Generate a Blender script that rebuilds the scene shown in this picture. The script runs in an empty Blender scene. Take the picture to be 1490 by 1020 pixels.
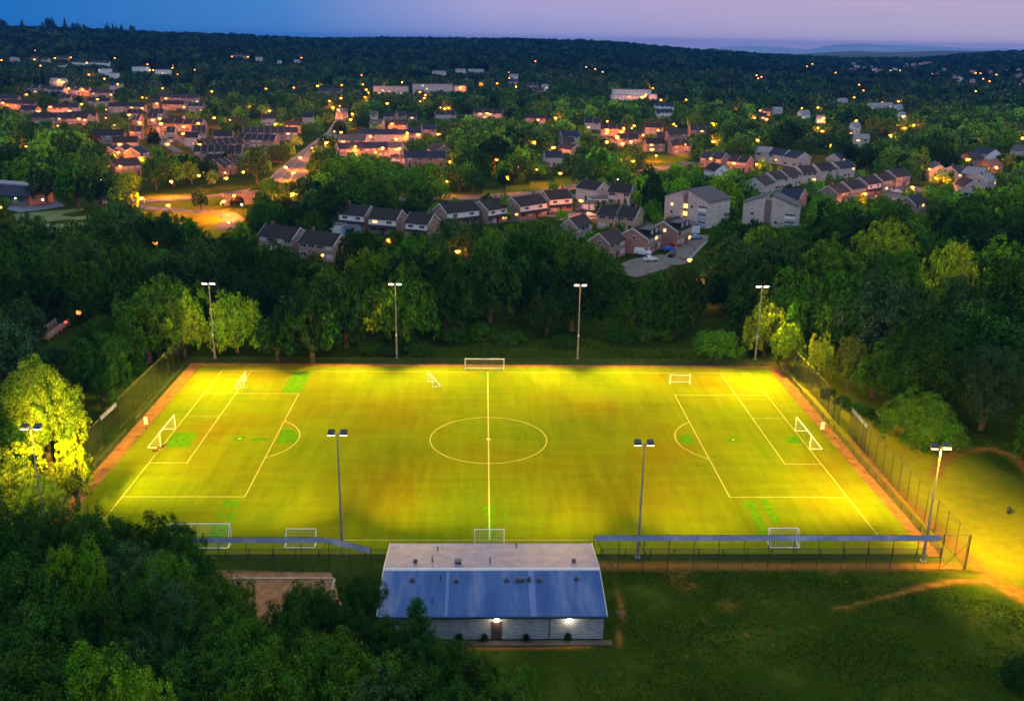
import bpy, math, random
import numpy as np
random.seed(7); RNG = np.random.default_rng(11)
R = math.radians
S = bpy.context.scene
COL = S.collection

# ------------------------------------------------------------------ camera model
F, TH, YAW, ROLL, CH, CX, CY = 1404.17, .310990845, .0323108014, .0153375479, 59.7337, -1.0385, -140.1334
CAM = np.array([CX, CY, CH])
CT, ST = math.cos(TH), math.sin(TH); CC, SS = math.cos(YAW), math.sin(YAW); CR, SR = math.cos(ROLL), math.sin(ROLL)

def ray(u, v):
    du, dv = u - 745, v - 510
    a = CR*du + SR*dv; b = -SR*du + CR*dv
    x, up, fw = a/F, -b/F, 1.0
    y = fw*CT + up*ST; z = -fw*ST + up*CT
    return np.array([CC*x + SS*y, -SS*x + CC*y, z])

def proj(P):
    P = np.atleast_2d(np.asarray(P, float)); d = P - CAM
    x = CC*d[:, 0] - SS*d[:, 1]; y = SS*d[:, 0] + CC*d[:, 1]; z = d[:, 2]
    fw = y*CT - z*ST; up = y*ST + z*CT
    fw = np.maximum(fw, .1)
    u = F*x/fw; v = -F*up/fw
    return 745 + CR*u - SR*v, 510 + SR*u + CR*v, fw

cam_d = bpy.data.cameras.new('camera'); cam = bpy.data.objects.new('camera', cam_d); COL.objects.link(cam)
cam_d.sensor_width = 36; cam_d.lens = F/1490*36; cam_d.clip_end = 30000; cam_d.clip_start = .5
from mathutils import Matrix, Vector, Euler
f_ = Vector((SS*CT, CC*CT, -ST)); r0 = Vector((CC, -SS, 0)); u0 = r0.cross(f_)
r_ = r0*CR + u0*SR
u_ = u0*CR - r0*SR
M4 = Matrix(((r_.x, u_.x, -f_.x, CX), (r_.y, u_.y, -f_.y, CY), (r_.z, u_.z, -f_.z, CH), (0, 0, 0, 1)))
cam.matrix_world = M4
S.camera = cam

# ------------------------------------------------------------------ terrain
def sstep(a, b, x):
    t = np.clip((x - a)/(b - a), 0, 1); return t*t*(3 - 2*t)
AZU = np.array([-200, 0, 150, 300, 450, 600, 740, 850, 950, 1030, 1100, 1200, 1300, 1380, 1490, 1700])
AZ = np.arctan((AZU - 745)/F/1.0) + .034
HR = np.array([60, 60, 57, 52, 44, 48, 52, 47, 36, 28, 20, 12, 14, 32, 42, 44.])
RD = np.array([2500, 2500, 2500, 2600, 2700, 2800, 2900, 2800, 2700, 2700, 2800, 3000, 3200, 3300, 3300, 3300.])
def terr(x, y):
    x = np.asarray(x, float); y = np.asarray(y, float)
    dx, dy = x - CX, y - CY
    d = np.hypot(dx, dy); a = np.arctan2(dx, np.maximum(dy, 1e-3))
    H = np.interp(a, AZ, HR); rd = np.interp(a, AZ, RD)
    t = np.clip((d - 780)/(rd - 780), 0, 1); z = H*t*t*(3 - 2*t)
    z = z - 45*np.clip((d - rd)/3000, 0, 1)
    z = z + np.where(d > 320, 1, 0)*sstep(320, 900, d)*(2.2*np.sin(x*.011 + 1)*np.sin(y*.009))
    return z

def at(u, v, z=0.0):
    d = ray(u, v)
    if v > 330: 
        t = (z - CH)/d[2]; p = CAM + t*d
        return p
    t = np.geomspace(60, 12000, 900); P = CAM[None] + t[:, None]*d[None]
    g = P[:, 2] - (terr(P[:, 0], P[:, 1]) + z)
    i = np.argmax(g <= 0)
    if g[i] > 0: i = len(t) - 1
    if i == 0: return P[0]
    k = g[i-1]/(g[i-1] - g[i] + 1e-9); tt = t[i-1] + (t[i] - t[i-1])*k
    return CAM + tt*d

# ------------------------------------------------------------------ materials
MATS = {}
def nodes(name):
    m = bpy.data.materials.new(name); m.use_nodes = True
    nt = m.node_tree; b = nt.nodes['Principled BSDF']; MATS[name] = m
    return m, nt, b
def N(nt, t, **kw):
    n = nt.nodes.new(t)
    for k, v in kw.items(): setattr(n, k, v)
    return n
def mat(name, col, rough=.7, var=.25, scale=2.0, metal=0, bump=0, bscale=20, spec=.3, coat=0):
    if name in MATS: return MATS[name]
    m, nt, b = nodes(name); L = nt.links
    tc = N(nt, 'ShaderNodeTexCoord'); nz = N(nt, 'ShaderNodeTexNoise'); nz.inputs['Scale'].default_value = scale; nz.inputs['Detail'].default_value = 6
    L.new(tc.outputs['Object'], nz.inputs['Vector'])
    rp = N(nt, 'ShaderNodeValToRGB'); L.new(nz.outputs['Fac'], rp.inputs['Fac'])
    rp.color_ramp.elements[0].position = .3; rp.color_ramp.elements[1].position = .72
    rp.color_ramp.elements[0].color = [c*(1 - var) for c in col] + [1]; rp.color_ramp.elements[1].color = [min(1, c*(1 + var)) for c in col] + [1]
    L.new(rp.outputs['Color'], b.inputs['Base Color'])
    b.inputs['Roughness'].default_value = rough; b.inputs['Metallic'].default_value = metal; b.inputs['Specular IOR Level'].default_value = spec
    if coat: b.inputs['Coat Weight'].default_value = coat
    if bump:
        n2 = N(nt, 'ShaderNodeTexNoise'); n2.inputs['Scale'].default_value = bscale; L.new(tc.outputs['Object'], n2.inputs['Vector'])
        bp = N(nt, 'ShaderNodeBump'); bp.inputs['Strength'].default_value = bump; L.new(n2.outputs['Fac'], bp.inputs['Height']); L.new(bp.outputs['Normal'], b.inputs['Normal'])
    return m
def emis(name, col, st):
    m, nt, b = nodes(name)
    b.inputs['Base Color'].default_value = (.8, .8, .8, 1); b.inputs['Emission Color'].default_value = list(col) + [1]; b.inputs['Emission Strength'].default_value = st
    return m

FOL_K = .82
def foliage(name, attr):
    m, nt, b = nodes(name); L = nt.links; nt.nodes.remove(b); out = nt.nodes['Material Output']
    if attr: c = N(nt, 'ShaderNodeAttribute', attribute_name='tint'); co = c.outputs['Color']
    else: c = N(nt, 'ShaderNodeObjectInfo'); co = c.outputs['Color']
    g = N(nt, 'ShaderNodeNewGeometry')
    hv = N(nt, 'ShaderNodeHueSaturation'); L.new(co, hv.inputs['Color'])
    mr = N(nt, 'ShaderNodeMapRange'); L.new(g.outputs['Random Per Island'], mr.inputs['Value']); mr.inputs['To Min'].default_value = .22; mr.inputs['To Max'].default_value = 1.85
    L.new(mr.outputs['Result'], hv.inputs['Value'])
    tc = N(nt, 'ShaderNodeTexCoord'); nz = N(nt, 'ShaderNodeTexNoise'); nz.inputs['Scale'].default_value = 2.2 if not attr else .25; L.new(tc.outputs['Object'], nz.inputs['Vector'])
    m2 = N(nt, 'ShaderNodeMapRange'); L.new(nz.outputs['Fac'], m2.inputs['Value']); m2.inputs['From Min'].default_value = .3; m2.inputs['From Max'].default_value = .7; m2.inputs['To Min'].default_value = .47; m2.inputs['To Max'].default_value = .525
    L.new(m2.outputs['Result'], hv.inputs['Hue'])
    df = N(nt, 'ShaderNodeBsdfDiffuse'); tr = N(nt, 'ShaderNodeBsdfTranslucent'); mx = N(nt, 'ShaderNodeMixShader'); mx.inputs['Fac'].default_value = .12
    L.new(hv.outputs['Color'], df.inputs['Color']); L.new(hv.outputs['Color'], tr.inputs['Color'])
    L.new(df.outputs[0], mx.inputs[1]); L.new(tr.outputs[0], mx.inputs[2]); L.new(mx.outputs[0], out.inputs['Surface'])
    return m
FOL = foliage('foliage', False); FOLM = foliage('foliage_mass', True)
BARK = mat('bark', (.09, .065, .045), .9, .4, 3)
TWIG = mat('bare_twigs', (.17, .15, .12), .9, .3, 3)

BRICK = {}
def brickmat(name, col, mortar, sc=1.0):
    m, nt, b = nodes(name); L = nt.links
    tc = N(nt, 'ShaderNodeTexCoord'); mp = N(nt, 'ShaderNodeMapping'); mp.inputs['Rotation'].default_value = (R(90), 0, 0)
    L.new(tc.outputs['Object'], mp.inputs['Vector'])
    br = N(nt, 'ShaderNodeTexBrick'); L.new(mp.outputs[0], br.inputs['Vector']); br.inputs['Scale'].default_value = sc
    br.inputs['Color1'].default_value = [c*.8 for c in col] + [1]; br.inputs['Color2'].default_value = [min(1, c*1.25) for c in col] + [1]; br.inputs['Mortar'].default_value = list(mortar) + [1]
    br.inputs['Mortar Size'].default_value = .012; br.inputs['Brick Width'].default_value = .45; br.inputs['Row Height'].default_value = .15
    nz = N(nt, 'ShaderNodeTexNoise'); nz.inputs['Scale'].default_value = .6; nz.inputs['Detail'].default_value = 5; L.new(tc.outputs['Object'], nz.inputs['Vector'])
    hv = N(nt, 'ShaderNodeHueSaturation'); L.new(br.outputs['Color'], hv.inputs['Color'])
    mr = N(nt, 'ShaderNodeMapRange'); L.new(nz.outputs['Fac'], mr.inputs['Value']); mr.inputs['To Min'].default_value = .65; mr.inputs['To Max'].default_value = 1.35
    L.new(mr.outputs['Result'], hv.inputs['Value']); L.new(hv.outputs['Color'], b.inputs['Base Color']); b.inputs['Roughness'].default_value = .85
    return m
WALLM = {'B': brickmat('brown_brick', (.26, .16, .115), (.34, .29, .25)), 'R': brickmat('red_brick', (.34, .16, .1), (.3, .25, .2)),
         'P': brickmat('buff_brick', (.5, .41, .36), (.5, .43, .38)), 'W': mat('white_render', (.8, .77, .76), .8, .1, .8), 'O': brickmat('orange_brick', (.45, .26, .16), (.4, .3, .25))}
def tilemat(name, col):
    m, nt, b = nodes(name); L = nt.links
    tc = N(nt, 'ShaderNodeTexCoord'); nz = N(nt, 'ShaderNodeTexNoise'); nz.inputs['Scale'].default_value = 1.6; nz.inputs['Detail'].default_value = 8; nz.inputs['Roughness'].default_value = .7
    L.new(tc.outputs['Object'], nz.inputs['Vector'])
    wv = N(nt, 'ShaderNodeTexWave', bands_direction='Z'); wv.inputs['Scale'].default_value = 1.6; wv.inputs['Distortion'].default_value = .6; L.new(tc.outputs['Object'], wv.inputs['Vector'])
    rp = N(nt, 'ShaderNodeValToRGB'); L.new(nz.outputs['Fac'], rp.inputs['Fac']); rp.color_ramp.elements[0].position = .3; rp.color_ramp.elements[1].position = .75
    rp.color_ramp.elements[0].color = [c*.65 for c in col] + [1]; rp.color_ramp.elements[1].color = [c*1.5 for c in col] + [1]
    L.new(rp.outputs['Color'], b.inputs['Base Color']); b.inputs['Roughness'].default_value = .85; b.inputs['Specular IOR Level'].default_value = .15
    bp = N(nt, 'ShaderNodeBump'); bp.inputs['Strength'].default_value = .4; bp.inputs['Distance'].default_value = .05; L.new(wv.outputs['Fac'], bp.inputs['Height']); L.new(bp.outputs['Normal'], b.inputs['Normal'])
    return m
ROOFM = {'D': tilemat('dark_tiles', (.024, .02, .019)), 'N': tilemat('navy_slates', (.022, .026, .04)), 'G': tilemat('grey_tiles', (.085, .075, .075)), 'K': tilemat('brown_tiles', (.04, .028, .025)), 'L': tilemat('light_tiles', (.22, .2, .21)), 'T': tilemat('red_tiles', (.2, .09, .07))}
WHITE = mat('white_paint', (.75, .74, .74), .5, .05)
GLASS = mat('window_glass', (.03, .04, .05), .08, .1, spec=.6)
NETTED = mat('net_curtain_glass', (.45, .45, .48), .25, .15, 3, spec=.6)
LITWIN = emis('lit_window', (1, .55, .1), 1.6); LITSTAIR = emis('lit_stairwell', (1, .6, .06), 1.7)
DOORM = mat('door_paint', (.05, .035, .03), .5, .2)
DARKMET = mat('dark_green_metal', (.02, .03, .025), .5, .15, spec=.4)
GALV = mat('galvanised_steel', (.33, .33, .34), .45, .2, 1.5, metal=.6)
GOALW = mat('goal_white_paint', (.8, .8, .78), .4, .06)
NETM = mat('goal_net_cord', (.55, .55, .5), .9, .1)
TARMAC = mat('tarmac', (.15, .125, .105), 1.0, .25, .4, bump=.2, spec=.02)
PAVE = mat('pavement_slabs', (.2, .18, .165), .85, .2, .5)
CHIM = mat('chimney_brick', (.2, .1, .07), .9, .3)

# ------------------------------------------------------------------ mesh builder
class MB:
    def __init__(s): s.v = []; s.f = []; s.mi = []
    def face(s, pts, m=0):
        b = len(s.v); s.v += [tuple(p) for p in pts]; s.f.append(tuple(range(b, b + len(pts)))); s.mi.append(m)
    def hexa(s, P, m=0):
        b = len(s.v); s.v += [tuple(p) for p in P]
        for q in ((0, 3, 2, 1), (4, 5, 6, 7), (0, 1, 5, 4), (1, 2, 6, 5), (2, 3, 7, 6), (3, 0, 4, 7)): s.f.append(tuple(b + i for i in q)); s.mi.append(m)
    def box(s, x0, y0, z0, x1, y1, z1, m=0):
        s.hexa([(x0, y0, z0), (x1, y0, z0), (x1, y1, z0), (x0, y1, z0), (x0, y0, z1), (x1, y0, z1), (x1, y1, z1), (x0, y1, z1)], m)
    def tube(s, p, q, r0, r1=None, n=6, m=0, caps=True):
        r1 = r0 if r1 is None else r1
        p = Vector(p); q = Vector(q); d = (q - p).normalized(); a = d.orthogonal().normalized(); c = d.cross(a); b = len(s.v)
        for o, r in ((p, r0), (q, r1)):
            for i in range(n):
                t = 2*math.pi*i/n; s.v.append(tuple(o + a*(r*math.cos(t)) + c*(r*math.sin(t))))
        for i in range(n): s.f.append((b + i, b + (i+1) % n, b + n + (i+1) % n, b + n + i)); s.mi.append(m)
        if caps: s.f.append(tuple(b + n - 1 - i for i in range(n))); s.mi.append(m); s.f.append(tuple(b + n + i for i in range(n))); s.mi.append(m)
    def path(s, pts, r, n=6, m=0):
        for a, b in zip(pts[:-1], pts[1:]): s.tube(a, b, r, r, n, m)
    def build(s, name, mats, parent=None, smooth=False, loc=None):
        me = bpy.data.meshes.new(name); me.from_pydata(s.v, [], s.f)
        for m in (mats if isinstance(mats, (list, tuple)) else [mats]): me.materials.append(m)
        if any(s.mi): me.polygons.foreach_set('material_index', s.mi)
        if smooth: me.polygons.foreach_set('use_smooth', [True]*len(s.f))
        me.update()
        return link(name, me, parent, loc)
def link(name, me, parent=None, loc=None):
    o = bpy.data.objects.new(name, me); COL.objects.link(o)
    if parent: o.parent = parent
    if loc is not None: o.location = loc
    return o
def npmesh(name, V, nper, mats, tint=None, smooth=False):
    """V: (n*nper,3) verts, faces of nper consecutive verts"""
    n = len(V)//nper; me = bpy.data.meshes.new(name)
    me.vertices.add(len(V)); me.vertices.foreach_set('co', np.ascontiguousarray(V, np.float32).ravel())
    me.loops.add(len(V)); me.loops.foreach_set('vertex_index', np.arange(len(V), dtype=np.int32))
    me.polygons.add(n); me.polygons.foreach_set('loop_start', np.arange(0, len(V), nper, dtype=np.int32)); me.polygons.foreach_set('loop_total', np.full(n, nper, np.int32))
    for m in mats: me.materials.append(m)
    if tint is not None:
        a = me.attributes.new('tint', 'FLOAT_COLOR', 'FACE'); a.data.foreach_set('color', np.ascontiguousarray(np.c_[tint, np.ones(n)], np.float32).ravel())
    me.update(calc_edges=True); me.validate()
    return me
THINGS = []   # (object, category, descriptor, position) for labels
def empty(name, loc, rz=0, scale=1):
    o = bpy.data.objects.new(name, None); COL.objects.link(o); o.location = loc; o.rotation_euler = (0, 0, rz); o.empty_display_size = .5
    if scale != 1: o.scale = (scale,)*3
    return o
def tag(o, label=None, cat=None, group=None, kind=None):
    if label: o['label'] = label
    if cat: o['category'] = cat
    if group: o['group'] = group
    if kind: o['kind'] = kind
    return o
def auto(o, desc, cat, pos, group=None):
    """label completed later from the nearest landmark"""
    tag(o, None, cat, group); THINGS.append((o, desc, cat, np.array(pos, float)))
    return o
# ------------------------------------------------------------------ ground sheet
def seg_dist(X, Y, pts):
    D = np.full(X.shape, 1e9)
    for (x0, y0), (x1, y1) in zip(pts[:-1], pts[1:]):
        dx, dy = x1 - x0, y1 - y0; t = np.clip(((X - x0)*dx + (Y - y0)*dy)/(dx*dx + dy*dy + 1e-9), 0, 1)
        D = np.minimum(D, np.hypot(X - x0 - t*dx, Y - y0 - t*dy))
    return D
def inpoly(X, Y, poly):
    c = np.zeros(np.shape(X), bool); n = len(poly)
    for i in range(n):
        x0, y0 = poly[i][:2]; x1, y1 = poly[(i+1) % n][:2]
        if y0 == y1: continue
        k = ((y0 > Y) != (y1 > Y)) & (X < (x1 - x0)*(Y - y0)/(y1 - y0) + x0); c ^= k
    return c
def gp(*uv): return [tuple(at(u, v)[:2]) for u, v in uv]

def axis(a, b, d, far, n):
    core = np.arange(a, b + d*.5, d); k = np.geomspace(1, (far)/d/4, n)
    hi = b + np.cumsum(np.geomspace(d*1.3, far/5, n)); lo = a - np.cumsum(np.geomspace(d*1.3, far/5, n))
    return np.concatenate([lo[::-1], core, hi])
gx = axis(-80, 100, .9, 6000, 42); gy = np.concatenate([[-260, -200, -160, -130], np.arange(-112, 70, .9), 70 + np.cumsum(np.geomspace(1.2, 420, 105))])
gy = gy[gy < 13500]
GX, GY = np.meshgrid(gx, gy); GZ = terr(GX, GY)
rough = (~((np.abs(GX) < 58.5) & (GY > -41) & (GY < 42))) & (np.hypot(GX, GY) < 300)
wv = np.zeros_like(GX)
for k in range(14):
    a, b = RNG.normal(0, .25, 2); wv += np.sin(GX*a + GY*b + RNG.uniform(0, 6))*.035
GZ = GZ + np.where(rough, wv - .06, -.06)
nx, ny = len(gx), len(gy)
V = np.c_[GX.ravel(), GY.ravel(), GZ.ravel()]
ii = np.arange(nx - 1)[None] + np.arange(ny - 1)[:, None]*nx
Fq = np.stack([ii, ii + 1, ii + 1 + nx, ii + nx], -1).reshape(-1, 4)
me = bpy.data.meshes.new('ground'); me.vertices.add(len(V)); me.vertices.foreach_set('co', V.astype(np.float32).ravel())
me.loops.add(Fq.size); me.loops.foreach_set('vertex_index', Fq.astype(np.int32).ravel()); me.polygons.add(len(Fq))
me.polygons.foreach_set('loop_start', np.arange(0, Fq.size, 4, dtype=np.int32)); me.polygons.foreach_set('loop_total', np.full(len(Fq), 4, np.int32))
me.polygons.foreach_set('use_smooth', np.ones(len(Fq), bool))
DIRT = [(gp((1244, 640), (1290, 700), (1370, 775), (1412, 815), (1470, 862), (1520, 890)), 1.1),
        (gp((1362, 690), (1372, 668), (1398, 655), (1440, 652), (1475, 664), (1500, 690)), 1.0),
        (gp((1300, 866), (1345, 853), (1385, 846), (1440, 846)), .6), (gp((1440, 846), (1490, 862)), 1.0),
        (gp((1210, 886), (1300, 866), (1330, 858)), .35), (gp((1130, 915), (1060, 930), (980, 960)), .12),
        (gp((890, 800), (900, 850), (905, 890), (900, 945)), .3), (gp((860, 938), (720, 940), (660, 945)), .4), (gp((862, 822), (1100, 823), (1390, 824)), 1.0)]
d1 = np.zeros_like(GX)
near = (np.hypot(GX, GY) < 260)
for pts, w in DIRT: d1 = np.maximum(d1, np.where(near, 1 - np.clip((seg_dist(GX, GY, pts) - w*.4)/(w*1.3), 0, 1), 0))
for u, v, r in ((1060, 880, 1.6), (1023, 900, 1.0), (1238, 886, .8), (1000, 850, 2.2), (985, 838, 2.5), (1265, 858, 1.2), (1205, 830, 1.5)):
    p = at(u, v); d1 = np.maximum(d1, .75*(1 - np.clip(np.hypot(GX - p[0], GY - p[1])/r - .3, 0, 1)))
lit_grass = np.where(near, np.clip(1.5 - seg_dist(GX, GY, gp((1150, 545), (1215, 590), (1260, 610), (1330, 680), (1420, 740), (1480, 800)))/9, 0, 1), 0)  # floodlit strip made yellower, the light put into the grass colour
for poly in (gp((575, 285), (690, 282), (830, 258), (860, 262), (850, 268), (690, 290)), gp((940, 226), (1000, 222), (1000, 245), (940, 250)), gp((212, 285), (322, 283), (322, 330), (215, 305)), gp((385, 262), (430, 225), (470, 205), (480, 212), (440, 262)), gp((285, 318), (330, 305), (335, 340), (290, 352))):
    lit_grass = np.maximum(lit_grass, inpoly(GX, GY, poly)*.95)  # verges under street lamps too, their pools of light in the colour
for poly in (gp((0, 125), (170, 120), (310, 132), (440, 165), (430, 200), (350, 235), (165, 240), (150, 190), (0, 165)), gp((850, 175), (960, 178), (1030, 195), (1000, 212), (900, 215)), gp((490, 190), (640, 180), (650, 225), (500, 222)), gp((830, 290), (910, 290), (900, 325), (820, 330)), gp((1100, 222), (1180, 220), (1330, 265), (1310, 290), (1090, 262)), gp((1350, 236), (1450, 220), (1450, 268), (1360, 268))):
    d1 = np.maximum(d1, inpoly(GX, GY, poly)*.55)
for nm, arr in (('dirt', d1), ('lit_grass', lit_grass)):
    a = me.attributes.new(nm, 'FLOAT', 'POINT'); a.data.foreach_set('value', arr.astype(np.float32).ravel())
m, nt, b = nodes('grass_ground'); L = nt.links
tc = N(nt, 'ShaderNodeTexCoord')
def noise(sc, det=5, vec=None, rg=.6):
    n = N(nt, 'ShaderNodeTexNoise'); n.inputs['Scale'].default_value = sc; n.inputs['Detail'].default_value = det; n.inputs['Roughness'].default_value = rg; L.new(vec or tc.outputs['Object'], n.inputs['Vector']); return n
def ramp(src, stops):
    r = N(nt, 'ShaderNodeValToRGB'); L.new(src, r.inputs['Fac'])
    while len(r.color_ramp.elements) < len(stops): r.color_ramp.elements.new(.5)
    for e, (p, c) in zip(r.color_ramp.elements, stops): e.position = p; e.color = list(c) + [1]
    return r
def mixc(f, a, b2):
    x = N(nt, 'ShaderNodeMix', data_type='RGBA'); L.new(f, x.inputs[0]); L.new(a, x.inputs[6]); L.new(b2, x.inputs[7]); return x.outputs[2]
g1 = ramp(noise(.12, 8, rg=.7).outputs['Fac'], [(.3, (.007, .02, .001)), (.5, (.018, .04, .002)), (.72, (.085, .1, .01))])
g2 = ramp(noise(2.6, 8, rg=.75).outputs['Fac'], [(.32, (.005, .014, .001)), (.68, (.05, .075, .005))])
mxn = N(nt, 'ShaderNodeMix', data_type='RGBA'); mxn.inputs[0].default_value = .45; L.new(g1.outputs[0], mxn.inputs[6]); L.new(g2.outputs[0], mxn.inputs[7])
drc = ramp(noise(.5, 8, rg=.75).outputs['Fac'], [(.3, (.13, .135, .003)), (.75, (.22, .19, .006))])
at1 = N(nt, 'ShaderNodeAttribute', attribute_name='lit_grass'); at2 = N(nt, 'ShaderNodeAttribute', attribute_name='dirt')
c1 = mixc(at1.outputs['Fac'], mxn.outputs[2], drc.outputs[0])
nz = noise(1.1, 8, rg=.75); ad = N(nt, 'ShaderNodeMath', operation='MULTIPLY_ADD'); L.new(nz.outputs['Fac'], ad.inputs[0]); ad.inputs[1].default_value = 1.6; ad.inputs[2].default_value = -.8
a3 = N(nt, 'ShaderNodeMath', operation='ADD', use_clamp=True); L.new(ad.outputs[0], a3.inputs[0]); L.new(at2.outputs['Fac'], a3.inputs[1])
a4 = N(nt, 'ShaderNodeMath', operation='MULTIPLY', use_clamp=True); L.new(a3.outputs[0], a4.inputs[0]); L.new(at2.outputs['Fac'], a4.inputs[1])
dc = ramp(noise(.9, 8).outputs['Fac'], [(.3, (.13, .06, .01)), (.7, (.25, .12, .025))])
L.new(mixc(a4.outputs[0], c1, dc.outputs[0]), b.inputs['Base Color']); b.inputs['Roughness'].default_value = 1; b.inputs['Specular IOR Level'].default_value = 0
bp = N(nt, 'ShaderNodeBump'); bp.inputs['Strength'].default_value = .5; bp.inputs['Distance'].default_value = .15; L.new(noise(3.5, 6).outputs['Fac'], bp.inputs['Height']); L.new(bp.outputs['Normal'], b.inputs['Normal'])
me.materials.append(m); me.update(calc_edges=True)
tag(link('ground', me), kind='structure')

def sheet(name, polys, z, m, kind='structure', thick=0):
    mb = MB()
    for P in polys: mb.face([(p[0], p[1], float(terr(p[0], p[1])) + z) for p in P])
    o = mb.build(name, m); tag(o, kind=kind); return o
def ribbon(pts, w):
    """list of quads along a polyline"""
    out = []; P = [np.array(p[:2], float) for p in pts]; fine = []
    for a, c in zip(P[:-1], P[1:]):
        n = max(1, int(np.linalg.norm(c - a)/4)); fine += [a + (c - a)*i/n for i in range(n)]
    fine.append(P[-1]); L_, R_ = [], []
    for i, p in enumerate(fine):
        t = fine[min(i+1, len(fine)-1)] - fine[max(i-1, 0)]; t = t/(np.linalg.norm(t) + 1e-9); n = np.array([-t[1], t[0]])*w/2
        L_.append(p + n); R_.append(p - n)
    return [[L_[i], R_[i], R_[i+1], L_[i+1]] for i in range(len(fine) - 1)]

# ------------------------------------------------------------------ pitch
m, nt, b = nodes('artificial_turf'); L = nt.links
tc = N(nt, 'ShaderNodeTexCoord')
mp = N(nt, 'ShaderNodeMapping'); mp.inputs['Scale'].default_value = (1, .16, 1); L.new(tc.outputs['Object'], mp.inputs['Vector'])
mq = N(nt, 'ShaderNodeMapping'); mq.inputs['Scale'].default_value = (.12, 1, 1); L.new(tc.outputs['Object'], mq.inputs['Vector'])
big = ramp(noise(.055, 4, rg=.5).outputs['Fac'], [(.34, (.115, .17, .001)), (.52, (.145, .172, .001)), (.68, (.15, .135, .001))])
st = ramp(noise(.55, 7, mp.outputs[0], .65).outputs['Fac'], [(.3, (.85, .85, .85)), (.7, (1.12, 1.12, 1.12))])
hz = ramp(noise(.5, 6, mq.outputs[0], .6).outputs['Fac'], [(.3, (.9, .9, .9)), (.7, (1.08, 1.08, 1.06))])
fn = ramp(noise(9, 6, rg=.8).outputs['Fac'], [(.3, (.6, .62, .6)), (.7, (1.35, 1.35, 1.35))])
def mul(a, c):
    x = N(nt, 'ShaderNodeMix', data_type='RGBA', blend_type='MULTIPLY'); x.inputs[0].default_value = 1; L.new(a, x.inputs[6]); L.new(c, x.inputs[7]); return x.outputs[2]
wa = N(nt, 'ShaderNodeAttribute', attribute_name='brown_tone'); la = N(nt, 'ShaderNodeAttribute', attribute_name='green_tone')
wn = N(nt, 'ShaderNodeMath', operation='MULTIPLY_ADD', use_clamp=True); L.new(noise(.3, 7, mp.outputs[0], .7).outputs['Fac'], wn.inputs[0]); wn.inputs[1].default_value = 1.5; wn.inputs[2].default_value = -.12
wm = N(nt, 'ShaderNodeMath', operation='MULTIPLY', use_clamp=True); L.new(wn.outputs[0], wm.inputs[0]); L.new(wa.outputs['Fac'], wm.inputs[1])
lm = N(nt, 'ShaderNodeMath', operation='MULTIPLY', use_clamp=True); L.new(wn.outputs[0], lm.inputs[0]); L.new(la.outputs['Fac'], lm.inputs[1])
wc = N(nt, 'ShaderNodeRGB'); wc.outputs[0].default_value = (.1, .072, .001, 1); lc = N(nt, 'ShaderNodeRGB'); lc.outputs[0].default_value = (.075, .13, .001, 1)
base_ = mixc(wm.outputs[0], mixc(lm.outputs[0], big.outputs[0], lc.outputs[0]), wc.outputs[0])
L.new(mul(mul(mul(base_, st.outputs[0]), hz.outputs[0]), fn.outputs[0]), b.inputs['Base Color']); b.inputs['Roughness'].default_value = 1; b.inputs['Specular IOR Level'].default_value = 0
TURF = m
PW, PL = 32.13, 49.77
tx_ = np.linspace(-54.4, 54.1, 110); ty_ = np.linspace(-35.6, 35.2, 72); TX, TY = np.meshgrid(tx_, ty_)
BROWN = np.zeros_like(TX); GRN = np.zeros_like(TX)  # browner and greener blotches mixed into the turf colour
for u, v, rx, ry, w_ in ((560, 705, 9, 13, 1.), (590, 585, 11, 8, .35), (500, 690, 6, 8, .5), (872, 600, 9, 10, .6), (880, 720, 9, 11, .9), (800, 690, 6, 9, .4), (470, 570, 7, 6, .5), (1010, 690, 7, 9, .45), (955, 590, 6, 6, .4), (395, 690, 8, 8, .3)):
    p = at(u, v); BROWN = np.maximum(BROWN, w_*np.exp(-((TX - p[0])/rx)**2 - ((TY - p[1])/ry)**2))
for u, v, rx, ry, w_ in ((712, 560, 9, 9, 1.), (690, 740, 12, 12, 1.), (250, 720, 14, 9, .8), (1090, 740, 9, 8, .6), (420, 750, 10, 8, .8), (760, 640, 8, 8, .5)):
    p = at(u, v); GRN = np.maximum(GRN, w_*np.exp(-((TX - p[0])/rx)**2 - ((TY - p[1])/ry)**2))
tm = bpy.data.meshes.new('turf'); nn_ = len(tx_); iq = (np.arange(nn_ - 1)[None] + np.arange(len(ty_) - 1)[:, None]*nn_)
tm.from_pydata(np.c_[TX.ravel(), TY.ravel(), np.full(TX.size, .02)].tolist(), [], np.stack([iq, iq + 1, iq + 1 + nn_, iq + nn_], -1).reshape(-1, 4).tolist())
for nm_, ar_ in (('brown_tone', BROWN), ('green_tone', GRN)): a_ = tm.attributes.new(nm_, 'FLOAT', 'POINT'); a_.data.foreach_set('value', ar_.astype(np.float32).ravel())
tm.materials.append(TURF); tag(link('turf', tm), kind='structure')
DIRTM = mat('clay_path', (.21, .1, .03), 1, .35, .8, spec=.03)
sheet('side_path', [[(54.0, -36.4), (56.0, -36.4), (56.4, 36.6), (54.3, 36.6)], [(-56.6, -38), (-54.35, -38), (-54.5, 36.6), (-56.8, 36.6)], [(-54.5, 35.2), (54.3, 35.2), (54.3, 36.6), (-54.5, 36.6)]], .012, DIRTM)
LINE = mat('line_white', (.5, .44, .12), 1, .2, 3, spec=0); LINEY = mat('line_faint', (.3, .28, .1), .8, .3, 3)
mb = MB(); z = .034
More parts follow.
